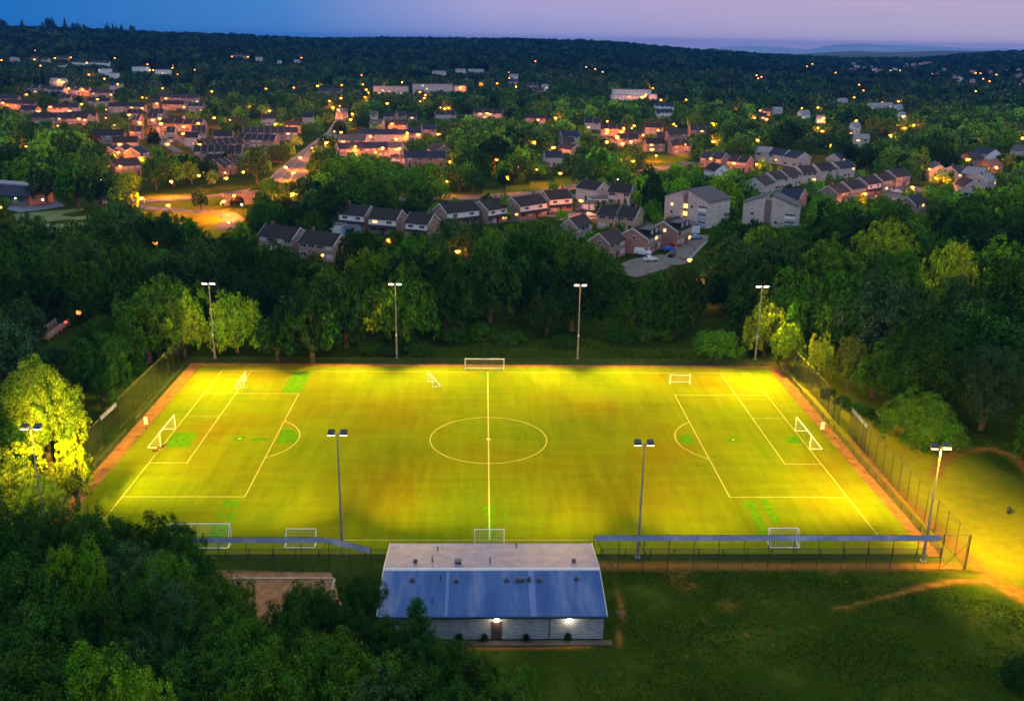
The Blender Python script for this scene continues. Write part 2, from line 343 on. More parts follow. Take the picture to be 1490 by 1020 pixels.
def ln(x0, y0, x1, y1, w=.105, m=0):
    d = math.hypot(x1 - x0, y1 - y0); nx_, ny_ = -(y1 - y0)/d*w/2, (x1 - x0)/d*w/2
    mb.face([(x0 + nx_, y0 + ny_, z), (x0 - nx_, y0 - ny_, z), (x1 - nx_, y1 - ny_, z), (x1 + nx_, y1 + ny_, z)], m)
def arc(cx, cy, r, a0, a1, n=64, w=.12, m=0):
    for i in range(n):
        t0, t1 = a0 + (a1 - a0)*i/n, a0 + (a1 - a0)*(i+1)/n
        q = [(cx + (r + s*w/2)*math.cos(t), cy + (r + s*w/2)*math.sin(t), z) for s, t in ((-1, t0), (1, t0), (1, t1), (-1, t1))]; mb.face(q, m)
ln(-PL, -PW, PL, -PW); ln(-PL, PW, PL, PW); z = .035; ln(-PL, -PW - .06, -PL, PW + .06); ln(PL, -PW - .06, PL, PW + .06); ln(0, -PW + .06, 0, PW - .06, .16); arc(0, 0, 9.15, 0, 2*math.pi)
z = .0365
for s in (-1, 1):
    for y in (-20.15, 20.15): ln(s*(PL - .06), y, s*(PL - 16.5), y)
    ln(s*(PL - 5.5), -9.16, s*(PL - .06), -9.16); ln(s*(PL - 5.5), 9.16, s*(PL - .06), 9.16, .12, 1)
    a = math.acos(5.5/9.15); arc(s*(PL - 11), 0, 9.15, (math.pi if s > 0 else 0) - a, (math.pi if s > 0 else 0) + a, 24)
    arc(s*(PL - 11), 0, .12, 0, 6.283, 10, .24)
z = .038
for s in (-1, 1):
    ln(s*(PL - 16.5), -20.2, s*(PL - 16.5), 20.2); ln(s*(PL - 5.5), -9.2, s*(PL - 5.5), 9.2); ln(s*(PL - 5.5), 9.2, s*(PL - 5.5), PW - .1, .12, 1)
arc(0, 0, .2, 0, 6.283, 12, .4)
tag(mb.build('pitch_markings', [LINE, LINEY]), kind='structure')
PATCH = mat('patched_turf', (.07, .185, .001), 1, .25, 1.2, spec=0)
px = [[(427, 542), (453, 542), (438, 571), (408, 571)], [(252, 629), (288, 629), (275, 651), (240, 651)], [(342, 636), (358, 635), (355, 642), (337, 642)], [(365, 638), (390, 637), (387, 641), (362, 642)],
      [(410, 625), (424, 625), (433, 630), (436, 637), (434, 644), (402, 645)], [(327, 728), (348, 728), (345, 739), (322, 739)], [(332, 746), (344, 745), (338, 758), (327, 757)], [(314, 746), (328, 746), (325, 752), (312, 753)],
      [(312, 762), (333, 760), (326, 790), (298, 790)], [(703, 735), (720, 735), (721, 749), (703, 749)], [(707, 751), (719, 751), (720, 785), (707, 785)], [(732, 742), (735, 742), (737, 764), (733, 764)],
      [(1078, 730), (1097, 729), (1101, 739), (1086, 739)], [(1091, 741), (1102, 740), (1123, 788), (1109, 788)], [(1106, 727), (1114, 725), (1135, 757), (1125, 763)], [(1142, 636), (1163, 635), (1168, 645), (1147, 645)], [(987, 633), (1005, 632), (1012, 646), (991, 647)],
      [(1056, 638), (1072, 637), (1076, 642), (1060, 643)], [(699, 544), (722, 544), (722, 547), (699, 547)]]
sheet('turf_patches', [[at(u, v)[:2] for u, v in q] for q in px], .0275, PATCH)
YARD = mat('brick_paving', (.24, .12, .055), 1, .3, 1.0, bump=.2, spec=.05)
sheet('yard', [gp((250, 828), (482, 833), (505, 905), (520, 960), (430, 985), (280, 900))], .02, YARD)
mb = MB()
kp = gp((300, 843), (462, 844), (489, 843), (478, 876)); kp = gp((298, 842), (487, 842), (478, 880), (470, 905))
for a_, c_ in zip(kp[:-1], kp[1:]):
    a_, c_ = np.array(a_), np.array(c_); t = (c_ - a_)/np.linalg.norm(c_ - a_); n = np.array([-t[1], t[0]])*.12; a_ = a_ + t*.13; c_ = c_ - t*.13 if c_[1] > kp[-1][1] else c_
    mb.hexa([(*(a_ - n), 0), (*(c_ - n), 0), (*(c_ + n), 0), (*(a_ + n), 0), (*(a_ - n), .14), (*(c_ - n), .14), (*(c_ + n), .14), (*(a_ + n), .14)])
tag(mb.build('yard_kerb', mat('kerb_stone', (.36, .28, .2), .9, .2)), kind='structure')
sheet('apron', [[(-12.4, -54.3), (12.7, -54.3), (12.7, -53.4), (-12.4, -53.4)], gp((893, 868), (912, 866), (917, 893), (897, 895))], .02, mat('concrete_apron', (.07, .055, .045), .9, .3, .6))

# ------------------------------------------------------------------ goals
def goal(name, x, y, rz, W, H, D, TD, label, r=.055, base=True):
    """faces +x in its own axes; net behind towards -x"""
    e = empty(name, (x, y, .03), rz); tag(e, label, 'goal', 'goals round the pitch')
    mb = MB(); w = W/2
    mb.tube((0, -w, 0), (0, -w, H), r, n=8); mb.build('post', GOALW, e); mb = MB(); mb.tube((0, w, 0), (0, w, H), r, n=8); mb.build('post', GOALW, e)
    mb = MB(); mb.tube((0, -w - r, H), (0, w + r, H), r, n=8); mb.build('crossbar', GOALW, e)
    mb = MB()
    for s in (-w, w):
        mb.tube((-.02, s, .04), (-D, s, .04), r*.9); 
        if TD > .1: mb.tube((0, s, H), (-TD, s, H), r*.5); mb.tube((-TD, s, H), (-D, s, .05), r*.5)
        else: mb.tube((0, s, H), (-D, s, .05), r*.45)
    mb.tube((-D, -w, .04), (-D, w, .04), r*.9); mb.build('base_frame', GOALW, e)
    mb = MB(); q = .007; k = .3
    def q2(a, c): mb.tube(a, c, q, n=3, caps=False)
    ny = int(W/k); nz_ = int(H/k)
    for i in range(ny + 1): s = -w + W*i/ny; q2((-TD, s, H), (-D, s, .05)); (TD > .1 and q2((0, s, H), (-TD, s, H)))
    for j in range(nz_ + 1):
        f = j/nz_; q2((-TD + (-D + TD)*(1-f), -w, .05 + (H - .05)*f), (-TD + (-D + TD)*(1-f), w, .05 + (H - .05)*f))
        for s in (-w, w): q2((0, s, .05 + (H - .05)*f), (-TD + (-D + TD)*(1-f), s, .05 + (H - .05)*f))
    nd = max(2, int(D/k))
    for s in (-w, w):
        for j in range(nd): f = (j + 1)/nd; q2((-D*f, s, .05), (-D*f*(TD/D if TD > .1 else .02), s, H))
    mb.build('net', NETM, e); return e
goal('goal', -PL, 0, 0, 7.32, 2.44, 2.0, .0, 'full size white goal at the blue-signed end, dark red bags by its post', .06)
goal('goal', PL, 0, math.pi, 7.32, 2.44, 2.0, .0, 'full size white goal with taut net on the goal line nearest the dirt track', .06)
g = at(705, 540); goal('goal', g[0], 33.0, -math.pi/2, 7.32, 2.3, 1.2, .5, 'wide white goal standing at the far end of the halfway line', .06)
g = at(991, 562); goal('goal', g[0], g[1] + .8, math.pi/2 + math.pi, 3.66, 1.83, 1.3, .6, 'small white goal standing near the corner below the fourth far floodlight')
g = at(628, 560); goal('goal', g[0] - .3, g[1], R(200), 3.0, 1.83, 1.6, .5, 'small white goal turned sideways left of the far halfway goal')
g = at(357, 560); goal('goal', g[0], g[1], R(8), 3.66, 1.83, 1.6, 0, 'small white goal seen edge-on beside the large green turf patch')
g = at(293, 789); goal('goal', g[0], g[1] + .2, math.pi/2, 7.32, 2.44, 1.7, .6, 'large white goal half hidden by dark trees behind the near banner fence', .06)
g = at(438, 792); goal('goal', g[0], g[1] + .4, math.pi/2, 3.66, 1.9, 1.3, .0, 'small white goal behind the blue banner fence, west of the pavilion')
g = at(712, 790); goal('goal', g[0], g[1], math.pi/2, 3.66, 1.9, 1.2, .3, 'small white goal peeping over the pavilion roof on the halfway line')
g = at(1137, 788); goal('goal', g[0], g[1] - .2, -math.pi/2 + math.pi, 3.66, 2.0, 1.4, .7, 'small box-shaped white goal behind the long blue banner')
for i, (u, v, l) in enumerate(((226, 657, 'dark red sandbag lying nearest the camera by the goal post'), (234, 652, 'dark red sandbag in the middle of the three at the goal post'), (238, 649, 'dark red sandbag farthest into the pitch beside the goal'))):
    p = at(u, v); mb = MB()
    for k in range(5): mb.tube((-.5 + .2*k, .03*(k % 2), .12), (-.3 + .2*k, .03*((k+1) % 2), .12), (.09, .13, .14, .14, .13)[k], (.13, .14, .14, .13, .08)[k], n=8)
    tag(mb.build('sandbag', mat('red_bag', (.09, .02, .015), .8), loc=(p[0], p[1], .03), smooth=True), l, 'sandbag', 'sandbags by the goal').rotation_euler = (0, 0, .5*i)

# ------------------------------------------------------------------ fences
MESHW = mat('fence_mesh_wire', (.035, .045, .03), .5, .2, spec=.4)
def fence(name, P, h, label, step=3.0, wire=.011, sx=.1, sz=.25, rail=True, post_r=.045, cat='fence', posth=0, group=None, brace=()):
    e = empty(name, (P[0][0], P[0][1], 0)); tag(e, label, cat, group)
    o = np.array([P[0][0], P[0][1], 0]); mesh = MB(); rails = MB()
    for a, c in zip(P[:-1], P[1:]):
        a = np.array([*a, 0.]) - o; c = np.array([*c, 0.]) - o; Ld = np.linalg.norm(c - a); t = (c - a)/Ld
        n = int(Ld/sx)
        for i in range(n + 1): q = a + t*(Ld*i/n); mesh.tube(q + [0, 0, .05], q + [0, 0, h - .02], wire*.6, n=3, caps=False)
        k = int(h/sz)
        for j in range(k + 1): zz = .05 + (h - .08)*j/k; mesh.tube(a + [0, 0, zz], c + [0, 0, zz], wire*.75, n=3, caps=False)
        npost = max(1, round(Ld/step))
        for i in range(npost + 1):
            if i == 0 and a.any(): continue
            q = a + t*(Ld*i/npost); pm = MB(); pm.tube(q, q + [0, 0, h + posth + .08], post_r, n=6); pm.build('post', DARKMET, e)
        if rail: rails.tube(a + [0, 0, h + .02], c + [0, 0, h + .02], .03, n=5)
        rails.tube(a + [0, 0, .06], c + [0, 0, .06], .03, n=5)
    for a, c in brace:
        rails.tube(np.array([*a]) - o, np.array([*c]) - o, .04, n=5)
    mesh.build('mesh_panel', MESHW, e); rails.build('rail', DARKMET, e); return e
fence('low_fence', [(-56.7, 36.8), (56.5, 36.8)], 1.1, 'long low dark mesh fence along the far side of the pitch', 3, .014, .08, .2)
fence('low_fence', [(56.5, 36.6), (56.1, 6.0)], 1.1, 'low mesh fence beside the clay path, from far corner to goal', 3, .014, .09, .2)
fence('low_fence', [(56.0, 3.6), (55.6, -36.2)], 1.1, 'low mesh fence beside the clay path, from goal to near corner', 3, .014, .09, .2)
fence('low_fence', [(-56.8, 36.6), (-56.6, 5.5)], 1.1, 'low mesh fence below the dark tall fence, from far corner to goal', 3, .009, .12, .25)
fence('low_fence', [(-56.6, 1.5), (-56.4, -38)], 1.1, 'low mesh fence under the floodlit round tree', 3, .014, .09, .2)
fence('low_fence', [(13.5, -36.4), (55.4, -36.4)], 1.15, 'low dark mesh fence behind the long blue banner', 2.9, .016, .07, .18, post_r=.06)
fence('low_fence', [(-40, -36.4), (-9.5, -36.4)], 1.15, 'low dark mesh fence behind the short blue banner', 2.9, .016, .07, .18, post_r=.06)
fence('tall_fence', [(58.2, 38), (58.0, 12)], 4.6, 'tall mesh fence running from the far corner below the lit trees', 3, .012, .12, .4)
fence('tall_fence', [(58.0, 2.5), (57.2, -39.2), (57.0, -39.4)], 4.6, 'tall mesh fence beside the open grass with thin dark posts', 3, .009, .16, .5)
fence('tall_fence', [(-58.4, 38), (-58.6, 4)], 4.8, 'tall dark mesh fence in front of the wood at the blue-signed end', 3, .007, .22, .5)
fence('tall_fence', [(-58.6, -3), (-58.3, -38)], 4.6, 'tall mesh fence in front of the floodlit round tree', 3, .01, .15, .5)
fence('tall_fence', [(12.2, -39.3), (56.9, -39.3)], 4.6, 'tall near fence carrying the long blue banner, east of the pavilion', 3.05, .009, .12, .4, brace=[((12.3, -39.3, 4.4), (14.6, -39.3, .2)), ((56.8, -39.3, 3.4), (54.2, -39.3, .2)), ((17.2, -39.3, 4.2), (19, -39.3, 1.2))])
fence('tall_fence', [(-41, -39.7), (-18.8, -39.7), (-13.6, -42.2)], 4.6, 'tall near fence carrying the short blue banner, west of the pavilion', 3.05, .009, .12, .4, brace=[((-18.9, -39.7, 4.2), (-21, -39.7, .2))])
fence('access_gate', [(58.0, 12), (57.9, 6.5)], 3.0, 'mesh access gate with dark posts in the tall fence by the goal', 2.7, .012, .12, .4, post_r=.09, posth=1.6, cat='gate')
# blue banners
m, nt, b = nodes('blue_banner'); L = nt.links; tc = N(nt, 'ShaderNodeTexCoord')
c = ramp(noise(.35, 6).outputs['Fac'], [(.35, (.2, .25, .42)), (.5, (.27, .32, .47)), (.64, (.5, .5, .58))]); L.new(c.outputs[0], b.inputs['Base Color']); b.inputs['Roughness'].default_value = .6
BAN = m
def banner(P, z0, z1, label, sag=.06):
    mb = MB(); o = np.array([*P[0], 0])
    for a, c in zip(P[:-1], P[1:]):
        a, c = np.array([*a, 0.]) - o, np.array([*c, 0.]) - o; Ld = np.linalg.norm(c - a); n = max(2, int(Ld/.5)); nn = np.array([(c - a)[1], -(c - a)[0], 0])/Ld*.07
        T, B = [], []
        for i in range(n + 1):
            q = a + (c - a)*i/n; s = sag*abs(math.sin(math.pi*Ld*i/n/3.05)) + random.uniform(0, .03); off = nn*(1 + .5*math.sin(i*1.7)); T.append(q + off + [0, 0, z1 - s]); B.append(q + off + [0, 0, z0 - s*.7 + random.uniform(-.02, .02)])
        for i in range(n):
            k = nn*.12; mb.hexa([B[i], B[i+1], B[i+1] + k, B[i] + k, T[i], T[i+1], T[i+1] + k, T[i] + k])
    ban = mb.build('banner', BAN, loc=tuple(o)); tag(ban, label, 'banner', 'blue banners on the fences')
    return ban
banner([(12.4, -39.3), (53.5, -39.3)], 3.95, 4.65, 'long faded blue banner along the top of the near fence, east of the pavilion')
banner([(-41, -39.7), (-18.8, -39.7), (-13.7, -42.1)], 3.95, 4.65, 'blue banner along the near fence west of the pavilion, bending at its end')
p, q = at(1241, 594, 4.6), at(1263, 618, 4.6); banner([tuple(p[:2]), tuple(q[:2])], 4.0, 4.7, 'short dark blue banner on the tall fence beside the open grass', .02)
fence('tall_fence', [tuple(p[:2]), tuple(q[:2])], 4.7, 'tall mesh panel under the short dark blue banner by the grass', 3, .014, .1, .3)
p, q = at(145, 607, 3.5), at(168, 586, 3.5); banner([tuple(p[:2]), tuple(q[:2])], 2.9, 3.6, 'short bright blue banner in the dark wood beside the floodlit round tree', .02)
fence('tall_fence', [tuple(p[:2]), tuple(q[:2])], 3.6, 'dark posts and mesh carrying the blue banner in the wood', 2.5, .012, .15, .5)
# white boards put where the low fence ends are brightly lit
for u, v, l in ((213.5, 625, 'white board on the low fence end by the sandbagged goal'), (1195.5, 632, 'white board on the low fence end behind the goal by the dirt track')):
    p = at(u, v); e = empty('white_board', (p[0], p[1], 0)); tag(e, l, 'white board', 'white boards by the goals')
    mb = MB(); mb.tube((0, 0, 0), (0, 0, 1.0), .05); mb.build('post', DARKMET, e)
    mb = MB(); mb.box(-.28, -.03, .9, .28, .03, 2.1); mb.build('board', WHITE, e)

# ------------------------------------------------------------------ floodlight masts
LENS = emis('floodlight_lens', (1, .66, .4), 14)
LIGHTS = []
def lamp(name, kind, loc, power, col, parent=None, **kw):
    d = bpy.data.lights.new(name, kind); d.energy = power; d.color = col
    for k, v in kw.items(): setattr(d, k, v)
    o = bpy.data.objects.new(name, d); COL.objects.link(o); o.location = loc
    if parent: o.parent = parent
    return o
FLOODC = (1, .6, .02)
MASTS = [(-53.0, 39.6, 1, 'first'), (-17.8, 40.3, 1, 'second'), (17.8, 40.6, 1, 'third'), (53.2, 40.6, 1, 'fourth'), (-54.8, -32.0, -1, 'first'), (-18.2, -33.6, -1, 'second'), (18.0, -36.4, -1, 'third'), (52.9, -37.2, -1, 'fourth')]
KFL = 4.6
def mast(x, y, s, nth):
    far = s > 0; e = empty('floodlight_mast', (x, y, 0), 0 if far else math.pi)
    tag(e, 'floodlight mast on the %s side of the pitch, %s from the blue-signed end' % ('far' if far else 'near', nth), 'floodlight', 'floodlight masts round the pitch')
    mb = MB(); mb.box(-.3, -.3, 0, .3, .3, .06); mb.build('base_plate', GALV, e)
    mb = MB(); mb.tube((0, 0, .06), (0, 0, 2.2), .2, .18, 10); mb.tube((0, 0, 2.2), (0, 0, 15.0), .15, .07, 10); mb.build('pole', GALV, e)
    mb = MB(); mb.tube((-1.0, 0, 15.0), (1.0, 0, 15.0), .05, n=8); mb.build('crossarm', GALV, e)
    mb = MB(); mb.box(-.14, -.3, 4.6, .14, -.08, 5.0); mb.build('control_box', WHITE, e)
    for k in (-1, 1):
        # local -y faces the pitch
        mb = MB(); hx = k*.75; a = -.42
        def pt(dx, dy, dz): return (hx + dx, -.15 + dy*math.cos(a) - dz*math.sin(a), 15.05 + dy*math.sin(a) + dz*math.cos(a))
        mb.hexa([pt(-.45, -.55, -.12), pt(.45, -.55, -.12), pt(.45, .3, -.12), pt(-.45, .3, -.12), pt(-.38, -.45, .14), pt(.38, -.45, .14), pt(.38, .22, .14), pt(-.38, .22, .14)])
        h = mb.build('floodlight_head', DARKMET, e)
        mb = MB(); mb.hexa([pt(-.41, -.52, -.17), pt(.41, -.52, -.17), pt(.41, .29, -.2), pt(-.41, .29, -.2), pt(-.38, -.5, -.123), pt(.38, -.5, -.123), pt(.38, .24, -.123), pt(-.38, .24, -.123)]); mb.build('lens', LENS, h)
    corner = abs(x) > 40
    inx = -1 if x > 0 else 1
    for k in (-1, 1):
        tx, ty = ((inx*8 + k*8), (-31 if far else -33)) if corner else (k*15, -23 if far else -21)
        if not far and corner: tx = -inx*8 + k*8
        l = lamp('floodlight_bulb', 'SPOT', (k*.75, -.4, 14.75), ((31000 if far else 27000) if corner else (33000 if far else 15500))*KFL, FLOODC, e, spot_size=R(88 if far else 80), spot_blend=1.0, shadow_soft_size=.35)
        l.rotation_euler = Vector((tx, ty, -16)).to_track_quat('-Z', 'Y').to_euler()
    l = lamp('floodlight_bulb', 'SPOT', (0, -.3, 14.7), 700*KFL, FLOODC, e, spot_size=R(116), spot_blend=1.0, shadow_soft_size=.35); l.rotation_euler = Vector((0, -8, -13)).to_track_quat('-Z', 'Y').to_euler()
    if corner:
        ox = -inx*18
        if not far: ox = -ox
        l = lamp('floodlight_bulb', 'SPOT', (0, .3, 14.6), ((24000 if x > 0 else 1800) if not far else (5000 if x > 0 else 1500))*KFL, FLOODC, e, spot_size=R(150 if not far else 105), spot_blend=1.0, shadow_soft_size=.4)
        l.rotation_euler = Vector((ox*(.6 if far else 1), (-9 if x > 0 else 4) if far else 0, -13)).to_track_quat('-Z', 'Y').to_euler()
    elif far and x < 0:
        l = lamp('floodlight_bulb', 'SPOT', (-.5, .4, 14.6), 450*KFL, FLOODC, e, spot_size=R(100), spot_blend=1.0, shadow_soft_size=.4)
        l.rotation_euler = Vector((-6, 8, -8)).to_track_quat('-Z', 'Y').to_euler()
    return e
for a in MASTS: mast(*a)

# ------------------------------------------------------------------ pavilion
e = empty('sports_pavilion', (0.15, -45.9, 0)); tag(e, 'low pale block pavilion with a long grey metal roof and two lit wall lamps', 'building')
BW, BD, EZ, RZ = 11.9, 7.45, 3.0, 4.05
BLK = brickmat('painted_block', (.2, .245, .27), (.17, .2, .22), .8)
mb = MB(); a, d = BW - .25, BD - .25
mb.hexa([(-a, -d, 0), (a, -d, 0), (a, d, 0), (-a, d, 0), (-a, -d, EZ - .05), (a, -d, EZ - .05), (a, d, EZ - .05), (-a, d, EZ - .05)])
for s in (-1, 1): mb.face([(s*a, -d, EZ - .05), (s*a, d, EZ - .05), (s*a, 0, RZ - .08)])
mb.build('wall', BLK, e)
m, nt, b = nodes('metal_roof_sheet'); L = nt.links; tc = N(nt, 'ShaderNodeTexCoord')
mp = N(nt, 'ShaderNodeMapping'); mp.inputs['Scale'].default_value = (1, .12, 1); L.new(tc.outputs['Object'], mp.inputs['Vector'])
c = ramp(noise(.22, 8, mp.outputs[0], .62).outputs['Fac'], [(.36, (.02, .065, .19)), (.5, (.045, .1, .235)), (.62, (.16, .19, .31))]); L.new(c.outputs[0], b.inputs['Base Color']); b.inputs['Roughness'].default_value = .5; b.inputs['Metallic'].default_value = 0; b.inputs['Specular IOR Level'].default_value = .12
ROOFS = m; ROOFB = mat('lit_roof_sheet', (.2, .185, .275), .5, .2, .8, metal=.2); SKYL = mat('rooflight_sheet', (.075, .125, .27), .3, .1, .8)  # paler back-slope copy: floodlight and sky glow put into the colour
sl = (RZ - EZ)/BD; KS = int(2*BW/.33)
for s, nm in ((-1, 'front'), (1, 'back')):
    mb = MB(); w = 2*BW/KS
    for i in range(KS):
        x0 = -BW + i*w; lit = 1 if (s < 0 and i in (21, 48, 49)) else 0
        prof = [(x0, 0), (x0 + w*.62, 0), (x0 + w*.7, .05), (x0 + w*.92, .05), (x0 + w, 0)]
        for (xa, za), (xb, zb) in zip(prof[:-1], prof[1:]):
            mb.face([(xa, s*(BD + .15), EZ + za - sl*.15), (xb, s*(BD + .15), EZ + zb - sl*.15), (xb, s*.1, RZ + zb - .015), (xa, s*.1, RZ + za - .015)][::-s], lit)
    # underside
    mb.face([(-BW, s*(BD + .15), EZ - .1), (BW, s*(BD + .15), EZ - .1), (BW, s*.1, RZ - .09), (-BW, s*.1, RZ - .09)][::s])
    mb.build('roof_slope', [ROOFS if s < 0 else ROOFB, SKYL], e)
mb = MB(); mb.hexa([(-BW - .05, -.32, RZ - .02), (BW + .05, -.32, RZ - .02), (BW + .05, .32, RZ - .02), (-BW - .05, .32, RZ - .02), (-BW - .05, -.06, RZ + .12), (BW + .05, -.06, RZ + .12), (BW + .05, .06, RZ + .12), (-BW - .05, .06, RZ + .12)]); mb.build('ridge_cap', mat('ridge_metal', (.5, .48, .48), .4, .1, metal=.2), e)
mb = MB(); mb.box(-BW, -BD - .3, EZ - .22, BW, -BD - .155, EZ - .02); mb.box(-BW, BD + .155, EZ - .22, BW, BD + .3, EZ - .02); mb.build('gutter', mat('dark_gutter', (.02, .025, .035), .5), e)
mb = MB()
for s in (-1, 1):
    for t in (-1, 1): mb.hexa([(s*(BW + .005), t*(BD + .15), EZ - .2), (s*(BW + .09), t*(BD + .15), EZ - .2), (s*(BW + .09), 0, RZ - .19), (s*(BW + .005), 0, RZ - .19), (s*(BW + .005), t*(BD + .15), EZ + .05), (s*(BW + .09), t*(BD + .15), EZ + .05), (s*(BW + .09), 0, RZ + .06), (s*(BW + .005), 0, RZ + .06)])
mb.build('verge_trim', mat('verge_metal', (.5, .46, .4), .5, .1), e)
mb = MB(); mb.box(-.1, -d - .06, 0.02, 1.0, -d - .005, 2.15); dr = mb.build('door', DOORM, e)
mb = MB(); mb.tube((.88, -d - .12, 1.0), (.88, -d - .12, 1.15), .025); mb.build('handle', GALV, dr)
mb = MB(); mb.tube((6.0, -d - .07, 0), (6.0, -d - .07, EZ - .2), .05, n=8); mb.build('downpipe', mat('dark_gutter', (0, 0, 0)), e)
WL = emis('wall_lamp_lens', (1, .72, .5), 60)
for x in (.45, 8.05):
    mb = MB(); mb.box(x - .16, -d - .16, 2.32, x + .16, -d - .004, 2.6); w = mb.build('wall_lamp', GALV, e)
    mb = MB(); mb.box(x - .2, -d - .3, 2.3, x + .2, -d - .165, 2.62); mb.build('lens', WL, w)
    lamp('wall_lamp_bulb', 'POINT', (x, -d - .5, 2.35), 75, (1, .72, .42), e, shadow_soft_size=.12)
VM = mat('vent_metal', (.05, .07, .1), .5, .2, metal=.3)
def vent(u, v, kind):
    # on the roof plane
    best = min(np.linspace(-7.3, 7.3, 300), key=lambda yy: abs(at(u, v, RZ - sl*abs(yy))[1] + 45.9 - yy))
    zz = RZ - sl*abs(best); p = at(u, v, zz); x, y = p[0] - .15, best; mb = MB()
    if kind == 'c':
        mb.tube((x, y, zz - .1), (x, y, zz + .3), .13, n=8); mb.tube((x, y, zz + .3), (x, y, zz + .36), .3, .26, 8); mb.tube((x, y, zz + .36), (x, y, zz + .5), .2, .05, 8); mb.box(x - .25, y - .25, zz - .12, x + .25, y + .25, zz + .07)
    elif kind == 'p': mb.tube((x, y, zz - .1), (x, y, zz + .6), .07, n=8); mb.tube((x, y, zz + .6), (x, y, zz + .68), .11, .05, 8)
    else: mb.box(x - .35, y - .3, zz - .1, x + .35, y + .3, zz + .3); mb.box(x - .4, y - .35, zz + .3, x + .4, y + .35, zz + .36)
    mb.build('roof_vent', VM, e)
for u, v, k in ((604.6, 819, 'c'), (629, 818, 'p'), (666.6, 819, 'b'), (713, 820, 'p'), (834.8, 818, 'c'), (600, 845, 'c'), (641, 844, 'p'), (664, 846, 'c'), (737, 845, 'c'), (753, 845, 'c'), (760, 845, 'c'), (769.5, 844, 'c'), (784.5, 845, 'c'), (839, 843, 'c'), (637, 802, 'p'), (751, 798, 'p'), (629, 877, 'p')): vent(u, v, k)
# litter bin by the track
p = at(1467, 746); e = empty('litter_bin', (p[0], p[1], 0)); tag(e, 'small dark round litter bin beside the dirt track in the open grass', 'litter bin')
mb = MB(); mb.tube((0, 0, 0), (0, 0, .75), .27, .3, 12); mb.build('body', DARKMET, e, True)
mb = MB(); mb.tube((0, 0, .755), (0, 0, .95), .33, .18, 12); mb.build('lid', mat('bin_lid', (.03, .03, .03), .5), e, True)
# ------------------------------------------------------------------ roads
ROADS = [([(498, 158), (497, 176), (487, 193), (462, 212), (437, 233), (415, 252), (404, 266)], 8), ([(432, 240), (440, 258), (444, 272), (436, 290)], 7),
         ([(140, 285), (212, 293), (270, 289), (322, 285), (374, 276)], 8), ([(150, 292), (215, 303), (270, 307), (330, 312), (341, 320), (325, 334)], 7),
         ([(580, 290), (650, 289), (690, 287), (760, 283), (830, 273), (864, 268)], 7), ([(930, 250), (965, 245), (1004, 236)], 8),
         ([(898, 398), (930, 390), (950, 382), (985, 376)], 13), ([(985, 376), (1012, 350), (1030, 340)], 6), ([(800, 318), (835, 312), (870, 316), (905, 318)], 8),
         ([(1268, 290), (1300, 283), (1330, 272)], 12), ([(150, 205), (250, 197), (300, 224)], 6), ([(110, 168), (160, 166), (240, 160), (275, 158)], 6),
         ([(225, 180), (240, 210), (262, 222)], 5), ([(866, 195), (905, 212), (940, 222)], 6), ([(560, 225), (582, 232), (595, 240)], 6), ([(700, 316), (735, 322), (780, 318)], 5)]
for uv, w in ROADS: sheet('road', ribbon([at(u, v) for u, v in uv], w), .05 if uv[0][1] < 285 else .055, TARMAC)
sheet('pavement', sum([ribbon([at(u, v) for u, v in uv], w + 1.8) for uv, w in (ROADS[0], ROADS[4], ROADS[7], ROADS[8], ROADS[9])], []), .02, PAVE)
sheet('school_yard', [gp((10, 305), (22, 285), (75, 286), (95, 300), (60, 306), (28, 309))], .03, mat('wet_blue_tarmac', (.12, .14, .18), .5, .3, .3))
sheet('playing_field', [gp((20, 312), (120, 303), (150, 328), (110, 345), (30, 330))], .02, mat('mown_grass', (.1, .15, .04), .95, .3, .3))
mb = MB()
def dashes(uv, col=0):
    P = [at(u, v) for u, v in uv]
    for a, c in zip(P[:-1], P[1:]):
        Ld = np.linalg.norm(c - a); t = (c - a)/Ld; n = np.array([-t[1], t[0], 0])*.09; k = int(Ld/6)
        for i in range(k):
            q = a + t*(6*i); r = q + t*3; q[2] = float(terr(q[0], q[1])) + .075; r[2] = float(terr(r[0], r[1])) + .075; mb.face([q + n, q - n, r - n, r + n])
dashes(ROADS[0][0]); dashes(ROADS[2][0]); dashes(ROADS[3][0])
tag(mb.build('road_markings', WHITE), kind='structure')
# arched underpass
p, q = at(326, 300), at(372, 297); t = (q - p); Lw = float(np.hypot(t[0], t[1])); e = empty('arched_underpass', (p[0], p[1], float(terr(p[0], p[1]))), math.atan2(t[1], t[0])); tag(e, 'stone retaining wall with a dark arched underpass beneath the orange road', 'underpass')
mb = MB(); c0, rr, Hh = Lw*.42, 2.7, 4.0
pts = [(0, 0), (c0 - rr, 0)] + [(c0 - rr*math.cos(a), 1.0 + rr*.85*math.sin(a)) for a in np.linspace(0, math.pi, 15)] + [(c0 + rr, 0), (Lw, 0)]
pts = [(x, max(z_, 0)) for x, z_ in pts]
for (xa, za), (xb, zb) in zip(pts[:-1], pts[1:]):
    if xb - xa < 1e-4: continue
    mb.hexa([(xa, 0, za), (xb, 0, zb), (xb, .5, zb), (xa, .5, za), (xa, 0, Hh), (xb, 0, Hh), (xb, .5, Hh), (xa, .5, Hh)])
mb.box(-.2, -.1, Hh + .003, Lw + .2, .6, Hh + .3); mb.build('wall', mat('retaining_stone', (.17, .15, .14), .9, .35, 1.2, bump=.4, bscale=4), e)
